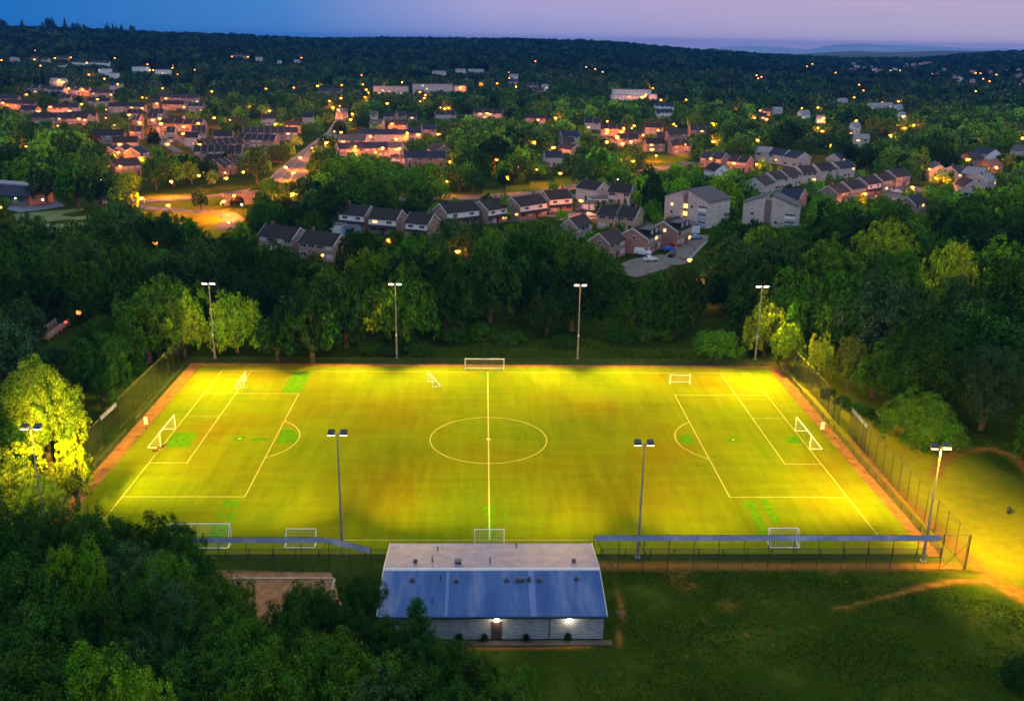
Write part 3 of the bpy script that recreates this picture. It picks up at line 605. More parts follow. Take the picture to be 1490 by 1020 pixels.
mb = MB(); mb.hexa([(c0 - rr - .4, .502, 0), (c0 + rr + .4, .502, 0), (c0 + rr + .4, 8, 0), (c0 - rr - .4, 8, 0), (c0 - rr - .4, .502, Hh - .2), (c0 + rr + .4, .502, Hh - .2), (c0 + rr + .4, 8, Hh - .2), (c0 - rr - .4, 8, Hh - .2)]); mb.f = mb.f[:2] + mb.f[3:]; mb.mi = mb.mi[:2] + mb.mi[3:]
mb.build('tunnel', mat('tunnel_lining', (.05, .045, .04), .95, .3), e)

# ------------------------------------------------------------------ houses
KEEP = []      # (x, y, z, pad) points the trees must leave in view
def keep(P, pad=0.): KEEP.append((*P, pad))
WN = {'B': 'brown brick', 'R': 'red brick', 'P': 'buff brick', 'W': 'white rendered', 'O': 'orange brick'}
RN = {'D': 'dark tiled', 'N': 'navy slate', 'G': 'grey tiled', 'K': 'brown tiled', 'L': 'pale tiled', 'T': 'red tiled'}
BUILT = []
def window(e, x, y, z, w, h, out, lit=False, curt=False):
    """on a wall whose outward normal is out (unit, local)"""
    ox, oy = out; tx, ty = -oy, ox; mb = MB()
    def Bx(a0, a1, z0, z1, d0, d1, m): mb.hexa([(x + tx*a + ox*d, y + ty*a + oy*d, zz) for zz in (z0, z1) for a, d in ((a0, d0), (a1, d0), (a1, d1), (a0, d1))], m)
    Bx(-w/2, w/2, z - h/2, z + h/2, .004, .05, 0)
    nn = max(1, round(w/.9)); pw = (w - .08*(nn + 1))/nn
    for i in range(nn): a = -w/2 + .08 + i*(pw + .08); Bx(a, a + pw, z - h/2 + .08, z + h/2 - .08, .052, .06, 1)
    return mb.build('window', [WHITE, LITWIN if lit else (NETTED if curt else GLASS)], e)
def house(u1, v1, u2, v2, depth=7.5, n=1, wall='B', roof='D', hr=7.6, he=5.0, fl='', label=None, head=None):
    P1, P2 = at(u1, v1, hr), at(u2, v2, hr); 
    if head is not None:
        c = (P1 + P2)/2; k = math.hypot(*(P2 - P1)[:2])/2; k = min(k, abs((P2 - P1)[0])*.6/max(.3, abs(math.cos(head)))); P1 = c - np.array([math.cos(head), math.sin(head), 0])*k; P2 = c + np.array([math.cos(head), math.sin(head), 0])*k
    D = P2 - P1; Lt = math.hypot(D[0], D[1]); ang = math.atan2(D[1], D[0])
    if Lt < 4: Lt = 5
    for i in range(n):
        Lh = Lt/n; c = P1 + D*((i + .5)/n); gz = float(terr(c[0], c[1])); dist = math.hypot(c[0] - CX, c[1] - CY)
        jz = random.uniform(-.12, .12) if n > 1 else 0
        e = empty('house', (c[0], c[1], gz), ang)
        fx = Lh/2 - .02; fy = depth/2; HR_, HE_ = hr + jz, he + jz*.5
        # camera side is local -y or +y
        to = np.array([CX - c[0], CY - c[1]]); s = -1 if (-math.sin(ang)*to[0] + math.cos(ang)*to[1]) < 0 else 1
        mb = MB()
        sec = [(-fy, -.5), (fy, -.5), (fy, HE_), (0, HR_ - .14), (-fy, HE_)]
        mb.face([(-fx, y, z_) for y, z_ in sec][::-1]); mb.face([(fx, y, z_) for y, z_ in sec])
        mb.face([(-fx, -fy, -.5), (fx, -fy, -.5), (fx, -fy, HE_), (-fx, -fy, HE_)]); mb.face([(fx, fy, -.5), (-fx, fy, -.5), (-fx, fy, HE_), (fx, fy, HE_)])
        mb.build('wall', WALLM[wall], e)
        mb = MB(); oh = .35; k = (HR_ - HE_)/fy; ox0 = -fx - (.25 if i == 0 else -.0); ox1 = fx + (.25 if i == n - 1 else -.0)
        for t in (-1, 1):
            y0, z0 = t*(fy + oh), HE_ - k*oh
            q = [(ox0, y0, z0), (ox1, y0, z0), (ox1, t*.0, HR_), (ox0, t*.0, HR_)]; qb = [(a, b_, c_ - .14) for a, b_, c_ in q]
            mb.hexa(qb + q) if t < 0 else mb.hexa([qb[1], qb[0], qb[3], qb[2], q[1], q[0], q[3], q[2]])
        rf = mb.build('roof', ROOFM[roof], e)
        near_ = dist < 520
        # bargeboards
        if near_ or 'b' in fl:
            mb = MB()
            for xx, on in ((ox0 - .05, i == 0), (ox1 + .003, i == n - 1)):
                if on or 'b' in fl:
                    for t in (-1, 1):
                        y0, z0 = t*(fy + oh), HE_ - k*oh; mb.hexa([(xx, y0, z0 - .26), (xx + .047, y0, z0 - .26), (xx + .047, 0, HR_ - .26), (xx, 0, HR_ - .26), (xx, y0, z0 + .03), (xx + .047, y0, z0 + .03), (xx + .047, 0, HR_ + .03), (xx, 0, HR_ + .03)])
            mb.build('bargeboard', WHITE, e)
        # windows
        lit = lambda: random.random() < (.05 if near_ else .06)
        if dist < 1150:
            nw = max(1, min(4, int(Lh/2.6))) if near_ else max(1, min(3, int(Lh/3.2)))
            for st in (((HE_ - 1.05), 1.45) if 'w' not in fl else (1.45,)):
                for j in range(nw):
                    xx = -fx + 2*fx*(j + .5)/nw
                    if st < 2 and j == nw//2 and near_:
                        mb = MB(); y0 = s*fy; mb.box(xx - .5, min(y0, y0 + s*.06) + (.004 if s > 0 else 0), 0, xx + .5, max(y0, y0 + s*.06) - (.004 if s < 0 else 0), 2.1); mb.build('door', DOORM, e); continue
                    window(e, xx, s*fy, st, min(2.2, 1.7*fx/nw), 1.15, (0, s), lit(), random.random() < .6)
            if near_ and depth > 6:
                for xx, o_ in ((-fx, -1), (fx, 1)):
                    if (i == 0 and o_ < 0) or (i == n - 1 and o_ > 0): window(e, xx, s*fy*.1, HE_ - .2, 1.0, 1.1, (o_, 0), 'l' in fl, False)
        if 'w' in fl:   # white weatherboard band across the upper storey, as on the near row
            mb = MB(); y0 = s*(fy + .03); mb.box(-fx + .2, min(s*(fy + .008), y0), HE_ - 2.15, fx - .2, max(s*(fy + .008), y0), HE_ - .3); mb.build('weatherboard', WHITE, e)
            for j in (-1, 1): window(e, j*fx*.5, s*(fy + .035), HE_ - 1.2, 1.9, 1.0, (0, s), lit(), False)
            mb = MB(); mb.hexa([(-fx, s*(fy + .35), 2.3), (fx, s*(fy + .35), 2.3), (fx, s*(fy + 1.5), 2.1), (-fx, s*(fy + 1.5), 2.1), (-fx, s*(fy + .01), 2.75), (fx, s*(fy + .01), 2.75), (fx, s*(fy + 1.5), 2.2), (-fx, s*(fy + 1.5), 2.2)][:8]); mb.build('porch_canopy', ROOFM[roof], e)
        if 'd' in fl:   # flat-roofed dormer
            mb = MB(); y0, y1 = s*fy*.25, s*fy*.95; zd = HE_ + (HR_ - HE_)*.78
            mb.box(-fx*.62, min(y0, y1), HE_ + .1, fx*.62, max(y0, y1), zd); d_ = mb.build('dormer', ROOFM[roof], e)
            mb = MB(); mb.box(-fx*.68, min(y0, y1 + s*.2), zd + .003, fx*.68, max(y0, y1 + s*.2), zd + .14); mb.build('dormer_roof', ROOFM['G'], d_)
            for j in (-1, 1): window(d_, j*fx*.32, y1, (HE_ + zd)/2 + .15, 1.7, 1.15, (0, s), False, True)
        if near_ and n < 4 and random.random() < .6:
            cx_ = random.choice((-.6, .6))*fx; mb = MB(); mb.box(cx_ - .35, -.3, HR_ - .5, cx_ + .35, .3, HR_ + .9); mb.tube((cx_, 0, HR_ + .9), (cx_, 0, HR_ + 1.2), .12, n=8); mb.build('chimney', CHIM, rf)
        ca, sa = math.cos(ang), math.sin(ang)
        def W(x, y, z_): return (c[0] + ca*x - sa*y, c[1] + sa*x + ca*y, gz + z_)
        for fxk in (-.9, -.3, .3, .9):
            keep(W(fxk*fx, 0, HR_), .3); keep(W(fxk*fx, s*fy*.6, HE_ + 1), .3)
            if dist < 1000: keep(W(fxk*fx, s*fy, HE_ - 1.2), 0)
        BUILT.append((c[0], c[1], max(Lh, depth)*.5 + .5))
        kind = 'terraced house' if n > 1 else ('detached house' if Lt > 6 else 'small house')
        if label and n == 1: tag(e, label, 'house', 'houses of the town')
        else: auto(e, '%s %s, %s roof' % (WN[wall], ('dormered house' if 'd' in fl else ('weatherboarded house' if 'w' in fl else ('terrace house' if n > 1 else 'house'))), RN[roof].split()[0]), 'house', (c[0], c[1], gz + 4), 'houses of the town')
    return e
HOUSES = '''387 325.5 436 331 7.5 1 B D b
446 334 496 340 7.5 1 B D b
501.5 296.2 539 299.5 8 1 B D bw
543 302 584 305 8 1 B D bw
598 308 631 311 8 1 B D bw
640 296 688 291 8 1 B D bw
698 292.3 727 288 8 1 B D bw
745 287 785 281.5 8 1 B D bw
791 277.5 825 275 8 1 B D bw
848 261 877.7 265 8 1 P D b
889 266.5 921 268.5 8 1 P D b
877 297 931 302 8.5 2 O D b
921 332 942 323 9.5 1 R D bd
966 322 987 314 9.5 1 R D bdl
872 339 896 332 7 1 B K b
828 318 850 310 6 1 B K
1025 220 1056 222.7 8 2 B N b
1036 236 1052 240 7 1 W D b
1064 225 1092.5 227.5 8 2 R D b
1100 213 1123 214 8 1 P L b
1126 215.5 1148 218 8 1 P N b
1151 219 1171 222 9 1 P N b
1098 259 1115 254 8 1 P K b
1117 251 1135 248 8 1 P K b
1136 247 1155 243.5 8 1 P K b
1160 241 1181 240 8 1 P K b
1184 238.5 1207 236 8 1 P D b
1212 235.6 1235 233 8 1 P N b
1213 224 1225 219 7 1 P N b
1206 270 1224 266.5 8 1 B K b
1227 264 1249 261 8 1 B D b
1251 258 1271 254.5 8 1 B D bw
1273 253 1291 250 8 1 B D b
1293 247.5 1314 244.5 8 1 B D b
1320 286 1338 281 7 1 B D b
1361 234 1368 240 8 1 P G b
1383 242 1397 240 8 1 P N b
1409 242 1434 245 9 1 P L b
1402 257 1418 262 7 1 P D b
1425 254 1440 252 8 1 P L b
1406 222 1423 220 8 1 R K
1427 213 1449 217 8 1 W N
1432 233 1450 231 8 1 R T
1478 210 1496 212 8 1 P G
1140 272.5 1170 275.5 8 1 B N b
524 189.5 590 186.5 8 5 P N
500 194 527 198 8 1 P G b
490 208 563 206 8 4 B N
566 206 586 207 8 2 P G
588 219.5 648 219.5 8 4 B N
614 181 633 181 9 1 O N b
597 186 611 187 7 1 P N
632 209 646 212 8 1 R K b
566 175 592 175 8 1 O K
540 174 558 174 8 1 P G b
538 164 550 160 8 1 P G b
577 163 590 161 8 1 O K b
594 164 606 164 8 1 B D
635 162 660 160 9 2 P D b
690 159 731 159 8 3 P D b
768 168 790 164 8 1 O D b
792 219.5 817 219.5 8 1 P N
819 192 837 189 8 1 P N b
820 207 840 210 8 1 O K b
819 199 834 200 8 1 P K b
852 172 873 173 8 2 P D b
875 181 908 181 8 3 O D b
899 193 929 196 8 2 B D b
912 188 935 190 8 2 B K b
940 178 965 180 9 1 O D b
939 201 966 201 8 2 B D
968 186 1000 190 9 3 B K
975 204 1003 204 8 2 B K b
1002 181 1028 184 8 2 B K b
956 191 968 194 8 1 R K b
0 137 21 139 8 3 O K
0 146 55 145 8 6 O D
31 153.5 56 153.5 8 3 B D
38 123 57 124 8 2 B D b
61 123 73 124 8 1 P D b
75 125 91 127 8 2 P K
81 150 104 152 8 3 P D
89 140 104 135 8 2 O D b
124 143 167 141 8 5 O D
103 126 118 127 8 2 P K b
122 128 131 126 8 1 O K b
132 130 165 131 8 4 O K
155 150.5 214 148.5 8 7 O D
219 145 233 144 8 2 O K
240 146 267 147 8 3 O D
270 150 301 148 8 4 B D b
236 136 256 137 8 3 O K
262 136 280 139 8 2 B K b
182 160 210 158 8 3 B D b
218 159 240 159 8 3 B D b
212 166 233 164 8 2 B D b
251 167 262 169 8 1 P D b
237 172 258 173 8 2 B D
262 172 290 175 8 3 O D b
188 170 212 166 8 3 R D b
58 163 90 165 8 4 B D
99 164 118 168 8 2 B D b
109 161 131 163 8 3 O D
160 201 204 196.5 8 5 O D
157 214 168 211 8 1 B N b
173 213 187 210 8 1 B N b
191 215 205 212 8 1 B N b
160 232 198 229 8 4 B K
285 203 350 200 8 7 B D b
283 211 352 211 8 7 B D b
310 232 334 227 8 3 B D b
300 224 330 224 8 3 R D
240 186 258 183 8 2 O D b
270 192 289 192 8 2 P D
276 184 302 181 8 3 B K b
318 188 331 192 8 1 R D b
355 186 431 184.5 8 8 B K b
350 194 402 196 8 6 B D b
421 174 433 177 8 1 O K
469 128 493 130 9 2 R K b
440 165 456 164 8 1 P D
385 165 398 167 8 1 P K
192 183 204 184 8 2 R K b
145 187 172 190 8 3 B D
340 77.5 351 78.5 8 2 O K
353 79 358 80 7 1 P K
424 88 440 86.5 8 2 W L
374 83 380 84 8 1 W L
404 88 409 88 7 1 W L
43 81.5 57 81 8 2 O K
12 84 30 83.5 8 3 P L
60 84 72 84 8 2 P K
81 81.5 100 82 8 3 O K
82 92.5 98 92 8 2 W K
105 88 128 88.5 8 4 W K
80 113 91 115 8 2 W L
162 123 176 117 8 2 P N
131 88 160 89 8 4 W N
560 163 572 164 7 1 B D
741 115 752 117 8 1 P K
768 120 785 122 8 2 P K b
776 127 790 128 8 1 O K b
788 122 798 124 8 1 W L
742 108 754 108 8 2 W L
664 100 676 101 8 2 W L
682 101 703 101 8 3 P L
630 103 648 104 8 2 W L
1110 157 1120 157 8 1 O K b
1126 156 1137 156 8 1 P L
1162 160 1178 161 8 2 W L
1189 168 1200 168 8 1 W L
1107 164 1114 165 7 1 O K
1240 177 1250 179 8 1 W L
1272 151 1288 149 8 2 W L
1290 149 1300 150 8 1 W L
1303 152 1312 152 8 1 W L
1243 195 1264 195 8 2 P L
1309 163 1316 163 8 1 W L
1220 143 1232 143 8 1 W L
957 150 976 149 8 2 W N
957 159 974 158 8 2 W N
'''
for l_ in HOUSES.strip().splitlines():
    a = l_.split(); v = list(map(float, a[:5])); far_ = v[1] < 200 or v[3] < 200
    hd = None
    if far_ : hd = RNG.uniform(-.22, .22) + (.0 if v[3] >= v[1] else .1)
    house(v[0], v[1], v[2], v[3], v[4], int(a[5]), a[6], a[7], fl=a[8] if len(a) > 8 else '', head=hd)
rr = random.Random(5)
for i in range(34):      # red roofs of the far valley town
    u = rr.uniform(1235, 1490); v = rr.uniform(88, 103) if u < 1360 else rr.uniform(96, 116); house(u, v, u + rr.uniform(5, 9), v + .2, 9, 1, rr.choice('RPW'), rr.choice('TTK'), head=rr.uniform(-.5, .5))

# larger buildings
def block(name, cat, label, u1, v1, u2, v2, depth, H, wall, floors, bays, roof='flat', litrow=None, hue='G'):
    """front wall's roofline from pixel 1 to pixel 2"""
    P1, P2 = at(u1, v1, H), at(u2, v2, H); D = P2 - P1; Lh = math.hypot(D[0], D[1]); ang = math.atan2(D[1], D[0]) if v1 > 160 else RNG.uniform(-.05, .12)
    if v1 <= 160: Lh = abs(D[0])
    c = (P1 + P2)/2; gz = float(terr(c[0], c[1])); e = empty(name, (c[0], c[1], gz), ang); tag(e, label, cat); fx = Lh/2
    mb = MB(); mb.box(-fx, 0, -.5, fx, depth, H - .2); mb.build('wall', wall, e)
    mb = MB(); mb.box(-fx - .3, -.3, H - .19, fx + .3, depth + .3, H + .12); mb.build('roof', ROOFM[hue], e)
    for f in range(floors):
        for j in range(bays): window(e, -fx + 2*fx*(j + .5)/bays, 0, (f + .5)*(H - .4)/floors + .1, min(2.2, 1.3*fx/bays), 1.3, (0, -1), random.random() < (.5 if litrow == f else .08), True)
    ca, sa = math.cos(ang), math.sin(ang)
    for k in np.linspace(-1, 1, 7):
        for z_ in (H, H*.6): keep((c[0] + ca*k*fx, c[1] + sa*k*fx, gz + z_), .2)
        BUILT.append((c[0] + ca*k*fx - sa*depth/2, c[1] + sa*k*fx + ca*depth/2, depth/2 + 1))
    return e
block('apartment_block', 'apartments', 'western wing of the long three-storey brick apartment block with lit windows', 541, 127, 594, 124.5, 10, 9, WALLM['P'], 3, 9, litrow=0)
block('apartment_block', 'apartments', 'tall middle section of the long three-storey brick apartment block', 598, 125, 660, 120.5, 10, 10, WALLM['P'], 3, 10, litrow=1)
block('apartment_block', 'apartments', 'low eastern wing of the long three-storey brick apartment block', 661, 124, 678, 126, 9, 8, WALLM['P'], 2, 4)
block('white_apartments', 'apartments', 'long white apartment terrace with orange lamps in front, among the trees', 893, 130, 948, 132, 10, 8, WALLM['W'], 2, 9, hue='L')
block('white_apartments', 'apartments', 'lower white apartment terrace just in front of the long one', 890, 138, 930, 140, 8, 5, WALLM['W'], 2, 7, hue='L')
block('white_apartments', 'apartments', 'small white gabled apartment end beside the lamp cluster', 945, 137, 958, 139, 8, 6, WALLM['W'], 2, 2, hue='L')
block('white_terrace', 'apartments', 'far white flat-roofed terrace at the top of the estate, long front', 188, 98, 219, 97.5, 9, 7, WALLM['W'], 2, 7, hue='L')
block('white_terrace', 'apartments', 'white flat-roofed terrace stepping down the hill to the east', 229, 101, 243, 103, 8, 6, WALLM['W'], 2, 3, hue='L')
block('white_terrace', 'apartments', 'pale flat-roofed terrace hidden among trees beyond the estate', 136, 101, 165, 100, 9, 7, WALLM['W'], 2, 6, hue='L')
block('white_terrace', 'apartments', 'broken white terrace with lit windows below the pale one', 150, 108, 178, 106, 9, 6, WALLM['W'], 2, 5, hue='L')
# school by the yard
p = at(-30, 272, 5); q = at(42, 292, 4); e = empty('school_building', (-150.5, 0, 0))
P1 = at(-40, 279, 4); P2 = at(40, 285, 4); ang = math.atan2((P2 - P1)[1], (P2 - P1)[0]); e.location = (P1[0], P1[1], 0); e.rotation_euler = (0, 0, ang); Lh = math.hypot(*(P2 - P1)[:2])
tag(e, 'low school building with a dark sloping roof beside the blue tarmac yard', 'school')
mb = MB(); mb.box(0, 1.2, 0, Lh - .8, 13, 3.6); mb.build('wall', WALLM['B'], e)
mb = MB(); mb.hexa([(-.5, -.6, 3.2), (Lh, -.6, 3.2), (Lh - 1, 7, 5.6), (-.5, 7, 5.6), (-.5, -.6, 3.5), (Lh, -.6, 3.5), (Lh - 1, 7, 5.9), (-.5, 7, 5.9)]); mb.build('lower_roof', ROOFM['N'], e)
mb = MB(); mb.box(-.5, 7.1, 5.0, Lh - 1, 14, 6.4); mb.build('upper_roof', ROOFM['L'], e)
for j in range(7): window(e, 2 + j*(Lh - 3)/7, 1.2, 1.7, 1.6, 1.8, (0, -1), False, j % 2)
mb = MB(); mb.box(Lh*.72, 1.0, 2.3, Lh*.72 + .5, 1.19, 2.6); mb.build('wall_lamp', emis('green_lamp', (.5, 1, .5), 8), e)
for k in range(8): pp = P1 + (P2 - P1)*k/8; keep((pp[0], pp[1] + 4, 5), .5); BUILT.append((pp[0], pp[1] + 6, 8))
for u, v in ((30, 300), (50, 298), (70, 293), (60, 305)): pp = at(u, v); keep((pp[0], pp[1], .5), .5)

# flats with the lit stairwell, and their twin
def flats(label, A, Bp, Cq, H1, lit):
    """A,B ground-plan pixels of the camera-side gable wall at height H1 (eaves) ; C = far right eave end"""
    P, Q, Rr = at(*A, H1), at(*Bp, H1), at(*Cq, H1)
    ax = (Q - P)[:2]; La = np.linalg.norm(ax); ang = math.atan2(ax[1], ax[0]); dv = (Rr - Q)[:2]; Ld = max(9., abs(-ax[1]*dv[0] + ax[0]*dv[1])/La)
    gz = float(terr(P[0], P[1])); e = empty('block_of_flats', (P[0], P[1], gz), ang); tag(e, label, 'apartments', 'blocks of flats')
    m_ = La*.40; g = 2.3; peak1, peak2 = H1 + 2.6, H1 + 3.2
    mb = MB()
    def prism(x0, x1, z0, z1, y0, y1):
        mb.hexa([(x0, y0, -.5), (x1, y0, -.5), (x1, y1, -.5), (x0, y1, -.5), (x0, y0, z0), (x1, y0, z1), (x1, y1, z1), (x0, y1, z0)])
    prism(0, m_, H1, peak1, 0, Ld); prism(m_ + g, La, peak2 - .3, H1, .6, Ld + .6)
    mb.build('wall', WALLM['P'], e)
    mb = MB(); mb.box(m_ + .003, 1.6, -.5, m_ + g - .003, Ld - .5, H1 + 1.2); st_ = mb.build('stairwell', WALLM['B'], e)
    nf = int(H1/2.6)
    for f in range(nf):
        if lit:
            mb = MB(); mb.box(m_ + .05, 1.45, f*2.6 + .55, m_ + g - .05, 1.595, f*2.6 + 2.0); mb.build('stair_window', LITSTAIR, st_)
    mb = MB()
    for x0, x1, z0, z1, y0, y1 in ((-.4, m_ + .3, H1 - .25, peak1 + .15, -.3, Ld + .3), (m_ + g - .2, La + .5, peak2 - .2, H1 - .3, .3, Ld + .9)):
        mb.hexa([(x0, y0, z0 + .06), (x1, y0, z1 + .06), (x1, y1, z1 + .06), (x0, y1, z0 + .06), (x0, y0, z0 + .3), (x1, y0, z1 + .3), (x1, y1, z1 + .3), (x0, y1, z0 + .3)])
    mb.build('roof', ROOFM['G'], e)
    for f in range(nf):
        zc = f*2.6 + 1.5
        window(e, m_*.45, 0, zc, 1.2, 1.1, (0, -1), lit and f == nf - 1, False)
        window(e, m_ + g + (La - m_ - g)*.22, .6, zc, 1.2, 1.1, (0, -1), False, f % 2)
        mb = MB(); x0, x1 = m_ + g + (La - m_ - g)*.55, m_ + g + (La - m_ - g)*.95; mb.box(x0, .3, zc - 1.1, x1, .59, zc - .2); mb.build('balcony', WHITE if f == nf - 1 else mat('blue_panel', (.2, .42, .55), .5), e)
        window(e, (x0 + x1)/2, .6, zc + .4, x1 - x0, .9, (0, -1), False, False)
        for y in np.linspace(1.5, Ld - .5, 4): window(e, La, y + .6, zc, 1.3, 1.1, (1, 0), False, True)
    ca, sa = math.cos(ang), math.sin(ang)
    for x in np.linspace(0, La, 6):
        for z_ in (H1 + 1.5, H1*.75, H1*.4): keep((P[0] + ca*x, P[1] + sa*x, gz + z_), .3)
    for y in np.linspace(2, Ld, 4): keep((Q[0] - sa*y, Q[1] + ca*y, gz + H1), .3); keep((Q[0] - sa*y, Q[1] + ca*y, gz + H1*.6), .3)
    for x in np.linspace(0, La, 4): BUILT.append((P[0] + ca*x - sa*Ld/2, P[1] + sa*x + ca*Ld/2, Ld/2 + 1))
flats('brick block of flats with a glowing yellow stairwell behind the gabled houses', (968, 285), (1029, 294), (1046, 286), 9.2, True)
flats('unlit brick block of flats with twin sloping roofs, half sunk in trees', (1082, 295), (1160, 301), (1174, 296), 7.6, False)

# garages and lean-tos
def shed(u, v, w, d, h, rz, wallm, doorm, label, cat='garage', name='garage'):
    p = at(u, v); e = empty(name, (p[0], p[1], float(terr(p[0], p[1]))), rz); tag(e, label, cat)
    mb = MB(); mb.box(-w/2, 0, -.3, w/2, d, h); mb.build('wall', wallm, e)
    mb = MB(); mb.box(-w/2 - .15, -.15, h + .003, w/2 + .15, d + .15, h + .18); mb.build('roof', ROOFM['G'], e)
    for k in range(max(1, int(w/3))): x = -w/2 + w*(k + .5)/max(1, int(w/3)); mb = MB(); mb.box(x - 1.15, -.05, 0, x + 1.15, -.004, 2.1); mb.build('door', doorm, e)
    keep((p[0], p[1], h), .3); keep((p[0], p[1] + d/2, h), .3); BUILT.append((p[0], p[1] + d/2, max(w, d)/2 + .5))
shed(857, 306, 6, 6, 2.6, .15, WALLM['B'], WHITE, 'flat-roofed double garage with white doors beside the drive')
shed(873, 300, 6, 6, 2.6, .1, WALLM['W'], DOORM, 'flat-roofed pale garage with one dark door next to the double garage')
shed(996, 340, 5, 6, 2.7, .2, mat('blue_panel2', (.03, .1, .35), .5), mat('blue_panel2', (0, 0, 0)), 'blue-fronted flat-roofed garage below the lit flats')
shed(1011, 340, 3.5, 6, 2.7, .2, WALLM['W'], WHITE, 'narrow pale garage with white door beside the blue one')
shed(508, 343, 4.5, 4, 2.6, -.3, mat('blue_panel', (0, 0, 0)), GLASS, 'pale blue glazed conservatory behind the nearest brick houses', 'conservatory', 'conservatory')
shed(488, 340, 4.0, 3.5, 2.8, -.4, WALLM['W'], WHITE, 'small white outbuilding beside the blue conservatory', 'outbuilding', 'outbuilding')

# ------------------------------------------------------------------ vehicles
CARGL = mat('car_glass', (.015, .018, .022), .08, .1, spec=.6); TYRE = mat('tyre_rubber', (.015, .015, .015), .9, .1); TAIL = emis('tail_light', (1, .05, .02), 4); HEADL = mat('headlight_glass', (.7, .7, .7), .15, .05)
def car(u, v, rz, col, label, van=False, lights=False):
    p = at(u, v); e = empty('parked_car' if not van else 'parked_van', (p[0], p[1], float(terr(p[0], p[1])) + .06), rz); tag(e, label, 'van' if van else 'car', 'cars parked by the houses')
    paint = mat('paint_%02x%02x%02x' % tuple(int(c*255) for c in col), col, .3, .06, spec=.5, coat=.5)
    Lc, w, hb, ht = (4.9, .95, 1.15, 2.0) if van else (4.2, .86, .85, 1.42)
    prof = [(-Lc/2, .3), (-Lc/2, hb), (-Lc/2 + .1, ht - .05), (Lc*.1, ht), (Lc*.28, hb + .08), (Lc/2 - .1, hb - .08), (Lc/2, .55), (Lc/2, .3)] if van else [(-Lc/2, .3), (-Lc/2 + .03, hb - .02), (-Lc/2 + .55, hb + .06), (-Lc/2 + .95, ht - .03), (Lc*.02, ht), (Lc*.22, hb + .06), (Lc/2 - .12, hb - .15), (Lc/2, .5), (Lc/2 - .02, .3)]
    mb = MB(); n = len(prof)
    def ww(z_): return w if z_ < hb + .1 else w*.84
    b = len(mb.v)
    for s in (-1, 1):
        for x, z_ in prof: mb.v.append((x, s*ww(z_), z_))
    mb.f.append(tuple(range(n))); mb.mi.append(0); mb.f.append(tuple(range(2*n - 1, n - 1, -1))); mb.mi.append(0)
    for i in range(n): j = (i + 1) % n; mb.f.append((i, n + i, n + j, j)); mb.mi.append(0)
    mb.build('body', paint, e)
    k = 4 if not van else 3
    (xa, za), (xb, zb) = prof[k], prof[k+1]; mb = MB()
    mb.face([(xb + .01, -w*.8, zb + .03), (xb + .01, w*.8, zb + .03), (xa + .02, w*.74, za - .02), (xa + .02, -w*.74, za - .02)])
    if not van:
        (xa, za), (xb, zb) = prof[3], prof[2]; mb.face([(xb - .01, w*.8, zb + .03), (xb - .01, -w*.8, zb + .03), (xa - .02, -w*.74, za - .01), (xa - .02, w*.74, za - .01)])
        for s in (-1, 1): mb.face([(-Lc/2 + .75, s*(w*.93), hb + .1), (Lc*.2, s*(w*.93), hb + .1), (Lc*.02, s*(w*.855), ht - .1), (-Lc/2 + 1.0, s*(w*.855), ht - .1)][::s])
    else:
        for s in (-1, 1): mb.face([(Lc*.06, s*(w*.93), hb + .15), (Lc*.25, s*(w*.93), hb + .15), (Lc*.12, s*(w*.86), ht - .2), (Lc*.06, s*(w*.86), ht - .2)][::s])
    mb.build('windows', CARGL, e)
    for x in (-Lc*.31, Lc*.31):
        for s in (-1, 1):
            mb = MB(); mb.tube((x, s*(w - .18), .31), (x, s*(w + .02), .31), .31, n=14); wh = mb.build('wheel', TYRE, e)
            mb = MB(); mb.tube((x, s*(w + .022), .31), (x, s*(w + .035), .31), .19, n=12); mb.build('rim', GALV, wh)
    for s in (-1, 1):
        mb = MB(); mb.box(Lc/2 - .08, s*w*.68 - .17, .55, Lc/2 + .015, s*w*.68 + .17, .7); mb.build('headlight', HEADL, e)
        mb = MB(); mb.box(-Lc/2 - .015, s*w*.75 - .12, .62, -Lc/2 + .06, s*w*.75 + .12, .8); mb.build('tail_light', TAIL if lights else mat('tail_lens', (.3, .01, .01), .3), e)
    keep((p[0], p[1], 1.2), .8); keep((p[0], p[1], .6), .8)
car(935, 371, -.5, (.75, .76, .8), 'white van parked before the left gabled house', True)
car(947, 380, .25, (.72, .72, .75), 'white car with dark windows parked on the cul-de-sac in front of the white van')
car(973, 365, .1, (.02, .09, .5), 'bright blue car under the lit gable window')
car(981, 359, .2, (.25, .02, .02), 'dark red car against the wall of the lit gabled house')
car(978, 372, 1.2, (.03, .03, .035), 'black car behind the bright blue car')
car(1013, 348, .5, (.2, .35, .55), 'pale blue car beside the narrow garage')
car(711, 325, 2.7, (.4, .5, .7), 'silver-blue van parked by the dark conifer', True)
car(802, 309, .3, (.65, .68, .75), 'silver van in front of the weatherboarded houses', True)
car(846, 308, .1, (.03, .035, .08), 'dark navy car outside the white garage doors')
car(858, 315, .1, (.75, .74, .72), 'white car on the drive near the round hedge')
car(838, 289, .2, (.25, .27, .33), 'grey car parked behind the weatherboarded houses')
car(404, 238, .2, (.2, .05, .04), 'car with glowing red tail lights on the verge by the steep road', lights=True)
car(574, 236, .1, (.55, .6, .75), 'pale car parked below the navy-roofed terraces')
car(573, 229, .1, (.02, .02, .025), 'black car between the navy-roofed terraces, front of two')
car(583, 229, .1, (.025, .025, .03), 'black car between the navy-roofed terraces, rear of two')
car(1291, 278, -.6, (.6, .63, .7), 'silver car on the close below the stepped roofs')
car(1143, 266, .4, (.62, .62, .68), 'pale car beside the buff houses above the unlit flats')
car(1304, 281, 2.4, (.7, .7, .74), 'white car facing the stepped roofs from the close')
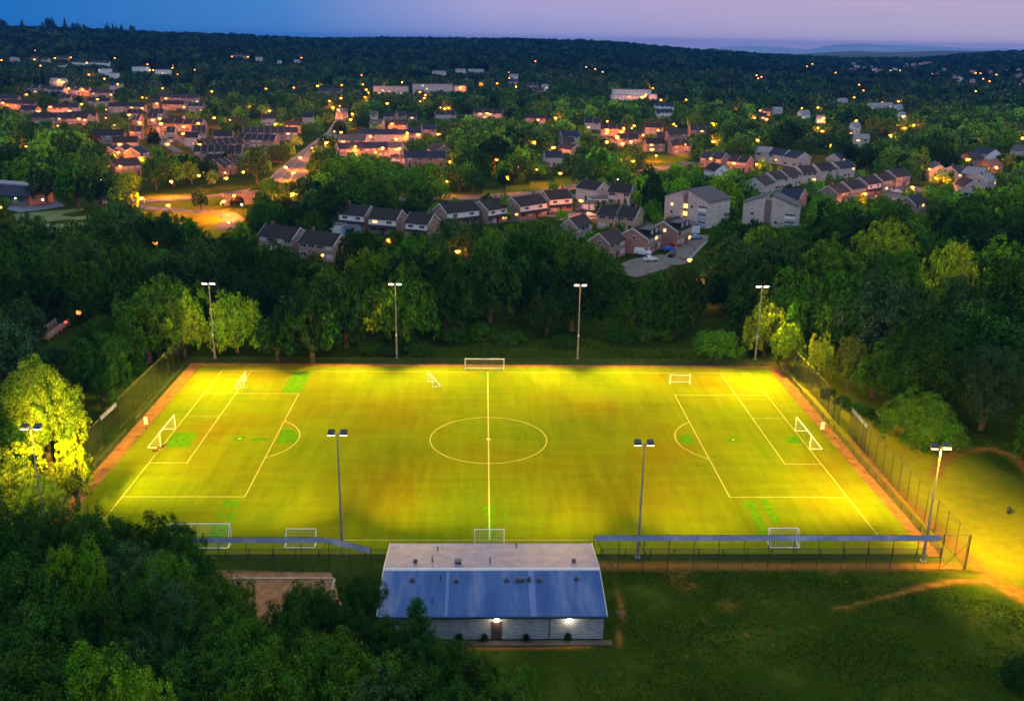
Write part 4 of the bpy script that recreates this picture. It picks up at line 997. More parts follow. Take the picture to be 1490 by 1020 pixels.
car(248, 208, 1.2, (.7, .68, .66), 'white car on the estate street between two trees')
car(244, 202, 1.2, (.5, .5, .52), 'grey car parked farther up the estate street')
# ------------------------------------------------------------------ street lamps
LAMPS = '''52,74 82,73 99,75 103,84 2,88 50,87 80,85 59,96 126,92 167,85 85,117 91,120 128,109 152,115 172,123 100.6,129 119,131 132,131.6 135,136.6 161.5,138 37,138 140,145 120,152 2,150 12,153.6 22.6,155 75,156 54,162 103,162 155,160 190,167.5 155,172 85,173 116,173 165.4,182.6 83,183.5 180,189.5
214.6,94 218,102.5 223,102.5 251,99 251,95 258,108.7 283,102 337.5,82.6 238,129 307,133.7 214,143 207,142 228.6,151 243,143.7 242.6,148.5 269.4,140 270,149 267,156 207.6,157.7 230.7,173 224.5,175 269.4,172.6 205,179 233,180 287,179.7 310.6,172 335.4,175 269,184.6 265,195 317.5,193.4 325.4,190.4
361,83 438.5,84.4 387.7,129.3 426.4,128 463.4,125.6 496,124 362.5,154.7 394,161.6 403,181 478.5,147.4 494.7,143 486,156.8 493.6,154.7 493,160 513.8,166.4 508.7,174.6 421,176 485.8,191.8 497,192.5 395.5,167.8
528,123 559,121.4 585,120 526,110 533.5,131 535.6,135 531.8,141.7 566.5,133.4 610,134 620,139 616,143 564.7,151 612,148 641,157 645.7,158.4 654,157.7 572.6,180.5 606,189 592.6,194 606.6,196 640,195.6
682,102 740,105.7 741,113.8 724.4,121.8 751.6,126 700,123 671,128 787,128.6 766,97 792,92.7 833,94.3 820.5,93 710,165 782,174.6 809.5,172 779,89.5
866,101 853,98 877,105 894,131 949,128.6 941,137.8 938,140 933.6,142 963,146 840.5,166 884,176.7 997.7,145.8 980,181 984.6,184 922,183 907.8,187 919,187 902,192 885,189.7 883.5,194 936,196.6 958,189.4 896,198.6
1101,110 1108,112.4 1103,114.5 1174,97 1178,95 1182,93.5 1188,91.4 1215.6,91 1208,105 1216,106 998,145.5 1068,157 1106,161 1128,157.7 1166,158 1190,157 1099,171.7 1117,174 1196.4,172.6 1190,186 1194.6,191 1008.4,180.8 1039,180
1296,103 1310,103 1345,104 1356,107.5 1398,105 1419.7,106.8 1427,107 1422,115.5 1430.7,115 1440,118.5 1450,109 1484,123 1250,123.7 1256.5,132 1242,142 1283,149 1308,148 1313,169.6 1420,133 1331,182.5 1379.6,182 1317,186.5 1245.7,176 1237.5,194 1296.7,197
37,213.6 172,210 184.6,219.4 173.6,222 176.4,242.5 1,301.5 241,210 206.7,230 250,264.6 290.4,256 326.8,251.5 327,259.5 353,251 340,284.6 323,293.4 207.4,288.3 245.8,298.6 292,211 333,213.5
471.4,203 454,215.3 435.3,230 417,243.7 425.7,251.7 423.6,282.9 474,208 516.7,213.5 547,221.8 574.7,202.6 539,198.4 557.8,216 583,216.6 654,235.8 649.8,264.3
777,207 803,215 720.7,233 751,243 739.6,258.6 816.5,252.7 847,292.5 780,247 896,200.8 883.5,207 907.5,209.7 919,206.4 951.5,218 954,226.6 919.6,235 985,208 998,210.8 1032.6,231.4 1103,204.5 1039.6,206 1209,211 1100,239 1128.7,233 1258,282
1425,201.5 1406,232 1351.6,246 1395.5,255.5 1451,244 1330,273 1365,260 1374,259.7 229,353 566.6,350 669,366 753,312 1001.6,379 1021,408 470,371 331,323.5 1487,201'''
HEADM = emis('sodium_lamp_glass', (1, .26, .01), 16); HEADM2 = emis('sodium_lamp_glass_dim', (1, .5, .03), 5); POLEM = mat('lamp_post_paint', (.012, .013, .012), .5, .15)
mb = MB(); mb.tube((0, 0, 0), (0, 0, 1.1), .085, n=6); mb.tube((0, 0, 1.1), (0, 0, 5.9), .055, .045, n=6); mb.tube((0, 0, 5.9), (.5, 0, 6.08), .04, .035, n=6); o = mb.build('pole', POLEM); me_pole = o.data; bpy.data.objects.remove(o)
def headmesh(name, k, m_=None):
    mb = MB(); mb.hexa([(.4, -.13*k, 5.98), (.4 + .62*k, -.17*k, 6.0), (.4 + .62*k, .17*k, 6.0), (.4, .13*k, 5.98), (.4, -.1*k, 6.16), (.4 + .58*k, -.13*k, 6.22), (.4 + .58*k, .13*k, 6.22), (.4, .1*k, 6.16)]); 
    for i in range(1): mb.tube((.4 + .33*k, 0, 5.995), (.4 + .33*k, 0, 5.9 - .12*k), .2*k, .12*k, 8)
    o = mb.build(name, m_ or HEADM); me_ = o.data; bpy.data.objects.remove(o); return me_
me_head = headmesh('lamp_head', 2.2); me_head_big = headmesh('lamp_head_wide', 3.4); me_head_dim = headmesh('lamp_head_dim', 1.7, HEADM2)
SODC = (1, .22, .004); NLIGHT = 0
smallm = MB(); smallm.tube((0, 0, 0), (0, 0, 6), .08, n=5); smallm.hexa([(-.45, -.45, 5.6), (.45, -.45, 5.6), (.45, .45, 5.6), (-.45, .45, 5.6), (-.3, -.3, 6.3), (.3, -.3, 6.3), (.3, .3, 6.3), (-.3, .3, 6.3)], 1)
o = smallm.build('street_lamp_small', [POLEM, HEADM]); me_small = o.data; bpy.data.objects.remove(o)
for k, t in enumerate(LAMPS.split()):  # a lit bush and some lit windows also stand here as lamps
    u, v = map(float, t.split(',')); p = at(u, v, 6.0); gz = float(terr(p[0], p[1])); d = math.hypot(p[0] - CX, p[1] - CY); rz = random.uniform(0, 6.28)
    keep((p[0], p[1], gz + 6), .9)
    if d > 1250:
        o = link('street_lamp', me_small, loc=(p[0], p[1], gz)); s_ = min(2.6, d/900); o.scale = (s_, s_, 1); auto(o, 'distant orange street lamp', 'street lamp', (p[0], p[1], gz + 5), 'orange street lamps of the town'); continue
    e = empty('street_lamp', (p[0] - .5*math.cos(rz), p[1] - .5*math.sin(rz), gz), rz); link('pole', me_pole, e); dim_ = random.random() < .2; link('lamp_head', me_head_dim if dim_ else (me_head if d < 520 else me_head_big), e)
    pw_ = 1200 if v > 300 else (32000 if (u < 460 and v > 262) else (24000 if 395 < u < 522 and v > 150 else (8000 if d < 480 else 9500)))
    hd_ = min(math.hypot(p[0] - a[0], p[1] - a[1]) - a[2] for a in BUILT); pw_ *= (.35 if dim_ else 1); pw_ *= .25 if hd_ < 2 else (.5 if hd_ < 5 else 1)
    lamp('lamp_bulb', 'POINT', (.75, 0, 5.35), pw_, SODC, e, shadow_soft_size=.15); NLIGHT += 1
    auto(e, 'orange street lamp', 'street lamp', (p[0], p[1], gz + 5), 'orange street lamps of the town')
for uv, w in ROADS[2:]:
    for u, v in uv: pp = at(u, v); keep((pp[0], pp[1], .3), .5); 
for u, v in ((250, 290), (300, 288), (230, 296), (290, 300), (320, 325), (312, 335), (440, 240), (410, 258), (425, 245), (960, 235), (985, 232), (950, 240), (720, 282), (780, 276), (820, 266), (690, 284), (346, 290), (340, 292), (915, 393), (935, 388), (80, 318), (110, 312)): pp = at(u, v); keep((pp[0], pp[1], .3), 1.)
# white lamps
for u, v, l, c_ in ((146.6, 262, 'bright white lamp on a post at the edge of the dark trees by the school', (1, .9, 1)), (899, 261, 'pinkish white lamp glowing above the buff houses', (1, .7, .95)), (351.8, 298, 'small white lamp beside the arched underpass', (.9, .95, 1)), (62, 291, 'small white lamp at the corner of the school yard', (.9, 1, 1))):
    p = at(u, v, 4.0); e = empty('white_lamp', (p[0], p[1], float(terr(p[0], p[1])))); tag(e, l, 'lamp'); mb = MB(); mb.tube((0, 0, 0), (0, 0, 3.8), .06); mb.build('pole', POLEM, e)
    mb = MB(); mb.tube((0, 0, 3.8), (0, 0, 4.05), .16, .26, 10); mb.tube((0, 0, 4.05), (0, 0, 4.3), .26, .1, 10); mb.build('lamp_head', emis('white_lamp_glass', c_, 14), e); keep((p[0], p[1], 4.0), 1)
# footbridge with red lanterns in the left-hand wood
p, q = at(62, 497), at(92, 474); t = q - p; Lb = math.hypot(t[0], t[1]); e = empty('footbridge', (p[0], p[1], 0), math.atan2(t[1], t[0])); tag(e, 'short footbridge with grey-pink railings and a reddish deck in the dark wood', 'footbridge')
mb = MB(); mb.box(0, -1.3, .3, Lb, 1.3, .5); mb.build('deck', DIRTM, e)
for s in (-1.35, 1.35):
    mb = MB()
    for z_ in (.9, 1.25, 1.6): mb.tube((0, s, z_), (Lb, s, z_), .06)
    for k in range(6): mb.tube((Lb*k/5, s, 0), (Lb*k/5, s, 1.65), .06)
    mb.build('railing', mat('pinkish_rail', (.5, .4, .42), .6, .2), e)
for k in range(5): pp = p + t*k/4; keep((pp[0], pp[1], 1.2), 1.2); BUILT.append((pp[0], pp[1], 3))
for u, v, h, c_, l in ((114.5, 455, 3.2, (1, .3, .03), 'square orange lantern on a post in the dark wood'), (95.5, 468, 2.6, (1, .04, .01), 'small red lantern on a post by the footbridge'), (31, 506, 2.2, (1, .15, .02), 'dim red lantern low in the wood beyond the floodlit round tree')):
    p = at(u, v, h); e = empty('path_lantern', (p[0], p[1], 0)); tag(e, l, 'lantern'); mb = MB(); mb.tube((0, 0, 0), (0, 0, h - .3), .06); mb.build('pole', POLEM, e)
    k = .42 if h > 3 else .24; mb = MB(); mb.box(-k*.8, -k*.8, h - .3, k*.8, k*.8, h - .3 + 2*k); mb.build('lantern_glass', emis('lantern_' + str(int(h*10)), c_, 2.2), e); mb = MB(); mb.box(-k, -k, h - .297 + 2*k, k, k, h - .2 + 2*k); mb.build('cap', POLEM, e)
    lamp('lantern_bulb', 'POINT', (0, 0, h - .6), 60, c_, e, shadow_soft_size=.2); keep((p[0], p[1], h), 1.4)
# ------------------------------------------------------------------ foliage meshes
SH = {'d': (.026, .085, .009), 'm': (.055, .155, .01), 'l': (.105, .26, .01), 'b': (.045, .105, .03), 'y': (.2, .33, .012), 'o': (.085, .14, .014), 'p': (.05, .03, .03), 'k': (.014, .045, .009)}
def unit(n): v = RNG.normal(size=(n, 3)); return v/np.linalg.norm(v, axis=1)[:, None]
def leaves(C, Nn, s, asp=.62):
    """rhombic leaf sprays: centres C, normals Nn, sizes s -> verts (4n,3)"""
    n = len(C); a = np.cross(Nn, unit(n)); a /= np.linalg.norm(a, axis=1)[:, None] + 1e-9; b_ = np.cross(Nn, a); s = s[:, None]
    bend = Nn*s*RNG.uniform(-.25, .1, (n, 1))
    return np.stack([C - a*s + bend, C - b_*s*asp, C + a*s + bend, C + b_*s*asp], 1).reshape(-1, 3)
def lobes(kind, nl, g):
    """lobe centres (radius-1 crown, height 0..hh) and radii"""
    L_ = []
    for i in range(nl):
        t = (i + .5)/nl
        if kind == 'cone':
            z_ = t**1.15; r = (1 - t)**.85*.78*g.uniform(.7, 1.15); a = i*2.4 + g.uniform(-.4, .4); L_.append((r*math.cos(a), r*math.sin(a), z_*2.5 + .15, .17 + .26*(1 - t)))
        elif kind == 'column':
            z_ = t; r = .55*math.sin(math.pi*min(.97, t*.85 + .14))*g.uniform(.8, 1.1); a = i*2.4; L_.append((r*math.cos(a), r*math.sin(a), z_*2.6 + .2, .32*g.uniform(.8, 1.1)))
        else:
            zz = 1 - 1.55*t; rr_ = math.sqrt(max(0, 1 - zz*zz)) if zz > -.55 else .8; a = i*2.39996 + g.uniform(-.45, .45); k = g.uniform(.5, .9) if g.random() > .2 else g.uniform(.88, 1.12); sq = .8 if kind == 'round' else .58
            L_.append((rr_*k*math.cos(a), rr_*k*math.sin(a), (.6 + zz*k*.72 + g.uniform(-.06, .06))*sq*1.25, g.uniform(.13, .37)))
    return L_
def crown_arrays(kind, nl, q, ls, seed, core=.15):
    g = random.Random(seed); Ls = lobes(kind, nl, g); Vs = []; cz = .75 if kind in ('round', 'spread') else 1.0
    for (x, y, z_, r) in Ls:
        n = int(q*(r/.28)**1.7) + 3; ns = 9; sub_ = unit(ns); si = RNG.integers(0, ns, n); sr_ = RNG.uniform(.78, 1.18, ns)[si]; d = sub_[si] + unit(n)*.42*RNG.uniform(.2, 1.25, (n, 1)); d /= np.linalg.norm(d, axis=1)[:, None]; out = np.array([x, y, (z_ - cz)*.9 + .25]); out = out/(np.linalg.norm(out) + 1e-6)
        dt = d@out; d = np.where((dt < -.25)[:, None], -d, d)
        rad = r*sr_*RNG.uniform(.55, 1.12, n)**.7; C = np.array([x, y, z_]) + d*rad[:, None]*np.array([1, 1, .82])
        nn = d*.9 + unit(n)*.75 + np.array([0, 0, .45]); nn /= np.linalg.norm(nn, axis=1)[:, None]
        Vs.append(leaves(C, nn, ls*RNG.uniform(.45, 1.5, n)))
    nc = int(q*nl*core); d = unit(nc); C = d*RNG.uniform(.2, .72, nc)[:, None]*np.array([.85, .85, .6]) + np.array([0, 0, cz*.85])
    if kind in ('cone', 'column'): zz = RNG.uniform(.1, 2.2, nc); C = np.c_[d[:, 0]*(.5 - zz*.18), d[:, 1]*(.5 - zz*.18), zz]
    Vs.append(leaves(C, unit(nc), ls*RNG.uniform(1.1, 1.9, nc)))
    V_ = np.concatenate(Vs); V_[:, 2] *= ZTOP[kind]/np.percentile(V_[:, 2], 99.6)
    if kind in ('round', 'spread'): V_[:, :2] *= 1.06/np.percentile(np.hypot(V_[:, 0], V_[:, 1]), 98)
    return V_
CROWNS = {}
def crown_mesh(kind, lod, var):
    key = (kind, lod, var)
    if key not in CROWNS:
        nl, q, ls = {0: (92, 600, .017), 1: (62, 240, .029), 2: (40, 80, .055)}[lod]
        if kind in ('cone', 'column'): nl = int(nl*.9)
        CROWNS[key] = npmesh('crown_%s' % kind, crown_arrays(kind, nl, q, ls, 100*var + 7*lod + len(kind)), 4, [FOL])
    return CROWNS[key]
def trunk_mesh(var, bare=False):
    g = random.Random(var); mb = MB(); pts = [(0, 0, -.3)]; n = 6
    for i in range(n): pts.append((pts[-1][0] + g.uniform(-.03, .03), pts[-1][1] + g.uniform(-.03, .03), (i + 1)*.16))
    for i in range(n): mb.tube(pts[i], pts[i+1], .075*(1 - i/n*.6), .075*(1 - (i+1)/n*.6), 8)
    for i in range(9):
        b_ = Vector(pts[2 + i % 4]); a = i*2.4; e_ = b_ + Vector((math.cos(a)*.45, math.sin(a)*.45, g.uniform(.25, .5))); md = (b_ + e_)/2 + Vector((0, 0, .05)); mb.tube(b_, md, .035, .024, 6); mb.tube(md, e_, .024, .008, 5)
        for k in range(2): f_e = md + Vector((g.uniform(-.25, .25), g.uniform(-.25, .25), g.uniform(.15, .35))); mb.tube(md, f_e, .014, .004, 4)
    o = mb.build('trunk', BARK, smooth=True); me_ = o.data; bpy.data.objects.remove(o); return me_
TRUNKS = [trunk_mesh(i) for i in range(4)]
# ------------------------------------------------------------------ tree list
T = []     # dict records
def tree(x, y, h, r, kind='round', sh='m', hand=False, spec=None, zone=None, desc=None):
    T.append(dict(x=x, y=y, z=float(terr(x, y)), h=h, r=r, kind=kind, sh=sh, hand=hand, zone=zone, desc=desc))
def tp(u, v, h, r, sh='m', kind='round', desc=None, zone=None):
    p = at(u, v, h); tree(p[0], p[1], h, r, kind, sh, True, zone=zone, desc=desc)
HAND = '''40 743 13 4.5 d round
5 770 14 5.5 d round
78 745 12.5 4 m round
122 750 12 4.2 d round
168 764 11.5 4 d round
212 754 11.5 4 d round
258 768 10.5 3.3 d round
100 795 14 3.8 l round
22 815 14 5 d round
178 800 11 4 b round
225 812 11 4 m round
285 806 9.5 3.2 d round
322 838 9.5 3.6 m round
300 884 11 4.6 d round
242 855 11.5 4.2 b round
150 872 13 5 d round
52 885 13.5 5 d round
208 925 12.5 3 b round
128 945 13 4.6 l round
200 985 13 3.2 l round
35 962 14 6 d round
270 952 12 5 d round
345 905 10.5 4.3 m round
398 893 9.5 3.8 d round
440 852 8 3.4 d round
472 866 7.5 2.8 d round
385 955 12 5 m round
462 928 10.5 4.6 m round
530 962 10.5 4.6 m round
560 1004 11 5 b round
606 874 10.5 3.4 d cone
566 905 8 3 d round
645 932 8 3.2 d round
690 962 8.5 3.8 d round
735 990 8.5 3.8 m round
625 985 10 4.6 d round
528 838 6.5 2.4 d round
505 888 7 2.6 d round
540 900 7 2.6 k round
52 534 15.5 6 y round
8 655 10.5 4.2 y round
100 640 10 2.6 y round
45 690 8 3.4 y round
28 410 15 6 b round
-10 452 15 6 b round
150 462 14 6.5 d round
205 416 15 6.5 m round
262 436 11.5 4.2 y round
245 398 16 6.5 m round
340 430 11.5 5.2 y spread
400 445 11 4.5 k round
550 418 12 4.8 y round
590 384 17 7 m round
500 392 16 6.5 d round
450 424 14 6 d round
650 372 17 7 d round
545 354 16 7.5 m round
715 352 18 7 d round
770 318 19 8.5 d round
835 332 18 8 d round
885 346 17 6.5 d round
940 400 14 6 d round
1010 372 15 6.5 k round
985 412 12 5 d round
1045 482 6 4.5 m spread
1120 425 13 4 y round
1150 472 9 3.6 y round
1196 486 9 3.0 y round
1242 492 10 3.2 o round
1345 572 9 5.2 m round
1100 382 16 6.5 d round
1160 390 17 7 m round
1235 396 17 7 m round
1290 402 18 7.5 b round
1390 355 18 8.5 y spread
1470 345 17 8 l round
1210 345 17 8 m round
1290 322 17 8 y round
1120 318 15 8 l round
1420 262 15 7 d round
1345 300 14 7 m round
1480 300 15 7 d round
1350 470 17 7 d round
1440 440 18 8 d round
1490 380 18 8 d round
735 275 11 3.4 l cone
818 304 4.5 3.2 l round
700 318 7 1.5 d column
870 214 13 7.2 l round
945 232 11 4.5 k round
185 250 9 5.2 l round
290 272 8.5 4.0 k round
285 332 11 6.5 k round
340 332 12 6 k round
400 335 12 6 k round
820 142 16 9 l round
895 146 15 10 l spread
920 150 14 8 l round
860 152 14 9 l spread
742 130 17 8 m round
1091 150 14 8 l round
1335 214 14 6.5 l round
430 198 7 4 y round
548 178 6 5 l round
505 182 5 4 l round
462 168 10 3.2 l cone
523 225 12 8 l round
560 242 12 8 m round
610 246 11 7 m round
640 252 11 6 l round
470 222 13 7 k round
90 185 19 9 d round
40 172 19 9 d round
135 200 17 8 d round
10 200 18 8 k round
60 225 18 8 k round
105 235 17 8 d round
140 240 16 7 k round
222 182 13 5.5 k round
165 167 9 4 d round
135 190 11 5 p round
112 133 12 6 k round
240 215 12 6.5 d round
300 220 12 7 k round
270 222 12 7 k round
355 220 12 6 d round
330 212 12 5 k round
740 190 16 9 k round
720 200 16 9 k round
690 240 12 6 d round
735 232 13 6 k round
840 232 10 4.5 k round
950 272 11 4.8 k round
905 270 7 4 d round
1240 200 15 8 k round
1150 178 15 8 k round
1270 160 15 7 k round'''
for l_ in HAND.splitlines():  # trees near the masts carry floodlight yellow in their leaf tint
    a = l_.split(); tp(*map(float, a[:4]), a[4], a[5])
for u, v in ((668, 930), (705, 930), (765, 930), (826, 928), (497, 862), (515, 876)):     # shrubs along the pavilion wall
    p = at(u, v); tree(p[0], p[1] - .3, .85, .42, 'round', 'k', True, desc='small dark shrub at the foot of the pavilion wall')
for u, v, h, r in ((540, 512, 2.5, 3), (570, 516, 2, 2.4), (610, 514, 2.2, 3), (590, 505, 2.5, 3), (740, 500, 2.5, 3.5), (820, 505, 2.4, 3), (900, 495, 2.5, 3.6), (960, 490, 2.6, 3.5), (1090, 515, 2.4, 2.6), (660, 498, 3, 3.5), (700, 490, 3, 4), (1225, 590, 1.6, 1.6), (1245, 600, 1.6, 1.6), (1262, 606, 1.6, 1.7), (1285, 622, 1.4, 1.7), (1205, 578, 1.6, 1.6), (1360, 655, 2.2, 2.4), (1390, 650, 2.4, 2.6), (1330, 648, 2.5, 2.4), (1488, 1000, 3, 2.2)):
    p = at(u, v); tree(p[0], p[1], h, r, 'spread', random.choice('ddmk'), True, desc='low dark bush')
# skyline conifers
sk_ = random.Random(77)
for i in range(24):
    u = sk_.choice((sk_.uniform(26, 70), sk_.uniform(70, 150), sk_.uniform(100, 215))); a = math.atan((u - 745)/F) + YAW; dd = sk_.uniform(2380, 2480); x, y = CX + dd*math.sin(a), CY + dd*math.cos(a)
    tree(x, y, sk_.uniform(21, 34 if 90 < u < 130 else 28), sk_.uniform(6, 10), sk_.choice(('cone', 'column', 'round')), 'k', True, desc='tall dark conifer on the skyline')
KP = np.array(KEEP); KU, KV, KD = proj(KP[:, :3]); KR = KP[:, 3]
BL = np.array(BUILT)
OPEN = [gp((560, 530), (600, 497), (1010, 490), (1070, 505), (1095, 530)), [(-61, -42), (60.5, -42), (60.5, 42.5), (-61, 42.5)], gp((1125, 520), (1205, 548), (1290, 610), (1345, 660), (1400, 640), (1520, 700), (1560, 1060), (740, 1060), (560, 950), (545, 790), (1150, 700)), gp((15, 310), (120, 298), (160, 330), (110, 350), (20, 335)), gp((200, 282), (375, 268), (385, 288), (345, 330), (300, 345), (210, 312)), gp((380, 270), (455, 205), (490, 195), (440, 240), (425, 268)), gp((560, 300), (690, 280), (830, 256), (870, 262), (860, 272), (690, 296)), gp((938, 222), (1005, 220), (1008, 250), (938, 254)), gp((893, 402), (900, 386), (960, 372), (990, 378), (960, 400)), gp((240, 835), (490, 835), (500, 900), (330, 880))]
THIN = [gp((-60, 122), (170, 118), (310, 132), (440, 165), (430, 200), (350, 235), (165, 240), (150, 190), (-60, 165)), gp((850, 175), (960, 178), (1030, 195), (1000, 212), (900, 215)), gp((490, 190), (640, 180), (650, 225), (500, 222)), gp((1100, 222), (1180, 220), (1330, 265), (1310, 290), (1090, 262))]
RS = []
for uv, w in ROADS:
    P = [at(u, v)[:2] for u, v in uv]
    for a, c in zip(P[:-1], P[1:]):
        k = max(1, int(np.linalg.norm(c - a)/5))
        for i in range(k + 1): q = a + (c - a)*i/k; RS.append((q[0], q[1], w/2))
RS = np.array(RS)
OCC = [(t['x'], t['y'], t['r']) for t in T]
def clear_at(x, y, r):
    if any(inpoly(np.array(x), np.array(y), P) for P in OPEN): return False
    if np.min(np.hypot(RS[:, 0] - x, RS[:, 1] - y) - RS[:, 2]) < r*.35: return False
    if np.min(np.hypot(BL[:, 0] - x, BL[:, 1] - y) - BL[:, 2]) < r*.45: return False
    return True
def hides(x, y, z_, h, r, kind):
    sq = .5*h; u, v, d = proj([(x, y, z_ + h*.55)]); u, v, d = u[0], v[0], d[0]
    a = (r*1.0)*F/d + 1.2; b_ = (h*.47*.97 + r*.12)*F/d + 1.2
    k = KD > d + r*.6; return bool(np.any((((KU[k] - u)/(a + KR[k]*F/KD[k]))**2 + ((KV[k] - v)/(b_ + KR[k]*F/KD[k]))**2) < 1))
hand_drop = 0
for t in list(T):      # hand-placed trees: shrink those that would cover a lamp or a house
    if t['desc'] or t['y'] < 20: continue
    for _ in range(3):
        if not hides(t['x'], t['y'], t['z'], t['h'], t['r'], t['kind']): break
        t['r'] *= .9; t['h'] *= .93
sc = random.Random(21)
GRID = {}
def gput(x, y, r): GRID.setdefault((int(x//24), int(y//24)), []).append((x, y, r))
for o_ in OCC: gput(*o_)
def room(x, y, r, f):
    i, j = int(x//24), int(y//24)
    for a in (-1, 0, 1):
        for c in (-1, 0, 1):
            for (p, q, s) in GRID.get((i+a, j+c), ()):
                if math.hypot(p - x, q - y) < (r + s)*f: return False
    return True
FGP = [(-200, 790), (200, 790), (270, 840), (330, 905), (430, 900), (470, 915), (560, 990), (560, 1300), (-200, 1300)]
def scatter(y0, y1, sp, rmin, rmax, hmin, hmax, pal, keepp=1.0, f=.6, ulim=(-260, 1800)):
    y = y0
    while y < y1:
        dd = y - CY; xa = (ulim[0] - 745)/F*dd*1.02 + dd*.033 + CX; xb = (ulim[1] - 745)/F*dd*1.02 + dd*.033 + CX; x = xa
        while x < xb:
            X, Y = x + sc.uniform(-.45, .45)*sp, y + sc.uniform(-.45, .45)*sp; x += sp
            if sc.random() > keepp: continue
            r = sc.uniform(rmin, rmax); h = sc.uniform(hmin, hmax)*(.75 + .25*r/rmax)
            if Y < -38 and X > -62:
                tu, tv, _ = proj([(X, Y, h)])
                if not inpoly(tu, tv, FGP)[0]: continue
            h = min(h, 2.5*r)
            if sc.random() < .6 and any(inpoly(np.array(X), np.array(Y), P) for P in THIN): continue
            if not clear_at(X, Y, r) or not room(X, Y, r, f): continue
            z_ = float(terr(X, Y)); ok = False
            for _ in range(4):
                if not hides(X, Y, z_, h, r, 'round'): ok = True; break
                r *= .74; h *= .72
            if not ok or h < 2.2: continue
            cl = math.sin(X*.021 + 1.3*math.sin(Y*.017)) + math.sin(Y*.027 + X*.008)
            kind = sc.choices(('round', 'spread', 'cone', 'column'), (.72, .2, .05, .03))[0]
            if kind == 'cone': r *= .6
            if 42 < Y < 78 and abs(X) < 75: tree(X, Y, h, r, kind, 'k'); gput(X, Y, r); continue  # belt behind the pitch: its shade put into a darker leaf tint
            tree(X, Y, h, r, kind, pal[int((cl + 2)/4*len(pal)*.999)] if sc.random() < .6 else sc.choice(pal)); gput(X, Y, r)
        y += sp*.9
scatter(-128, 45, 8.2, 3.4, 6.0, 11, 16, 'ddkmbm', f=.62)
scatter(49, 150, 8.8, 4.2, 7.2, 13, 18.5, 'kkdkdbmd', f=.6)
scatter(150, 330, 9.8, 4.2, 7.5, 10, 16, 'kddmmblml', f=.6)
scatter(330, 700, 12.5, 4.5, 8.5, 9, 16, 'kdmmdobml', .95, f=.55)
scatter(700, 1300, 16, 5.5, 10, 10, 17, 'kddobdm', .95, f=.55)
scatter(1300, 1750, 19, 7, 12, 11, 17, 'kddkbo', .92, f=.5)
print('trees', len(T))
# ------------------------------------------------------------------ which trees show largest
TA = np.array([(t['x'], t['y'], t['z'] + t['h']*.55, t['h'], t['r']) for t in T]); U, Vv, Dp = proj(TA[:, :3])
W_, H_ = 373, 255; buf = np.full((H_, W_), -1, int); order = np.argsort(-Dp)
for i in order:
    a, b_ = TA[i, 4]*F/Dp[i]/4, (TA[i, 3]*.45 + TA[i, 4]*.15)*F/Dp[i]/4; cu, cv = U[i]/4, Vv[i]/4
    x0, x1, y0, y1 = max(0, int(cu - a)), min(W_ - 1, int(cu + a) + 1), max(0, int(cv - b_)), min(H_ - 1, int(cv + b_) + 1)
    if x0 > x1 or y0 > y1: continue
    yy, xx = np.mgrid[y0:y1 + 1, x0:x1 + 1]; mk = ((xx - cu)/max(a, .5))**2 + ((yy - cv)/max(b_, .5))**2 < 1; buf[y0:y1 + 1, x0:x1 + 1][mk] = i
cnt = np.bincount(buf[buf >= 0].ravel(), minlength=len(T))
rank = sorted(range(len(T)), key=lambda i: (-(10000 if T[i]['desc'] else 0) - cnt[i]))
NIND = 292; ind = set([i for i in rank[:NIND] if cnt[i] > 0 or T[i]['desc']])
SHN = {'d': 'dark green', 'm': 'mid green', 'l': 'fresh green', 'b': 'grey-green', 'y': 'yellow-green', 'o': 'olive green', 'p': 'dark purple', 'k': 'blackish green'}
KN = {'round': 'round tree', 'spread': 'broad tree', 'cone': 'conical conifer', 'column': 'columnar tree'}
KNM = {'round': 'broadleaf_tree', 'spread': 'broadleaf_tree', 'cone': 'conifer_tree', 'column': 'columnar_tree'}
def tint(sh, g): c = np.array(SH[sh])*g.uniform(.75, 1.3); c[0] *= g.uniform(.85, 1.2); return c*FOL_K
mass = {1: [], 2: [], 3: []}; g_ = random.Random(3)
ZTOP = {'round': 1.22, 'spread': .93, 'cone': 2.72, 'column': 2.95}
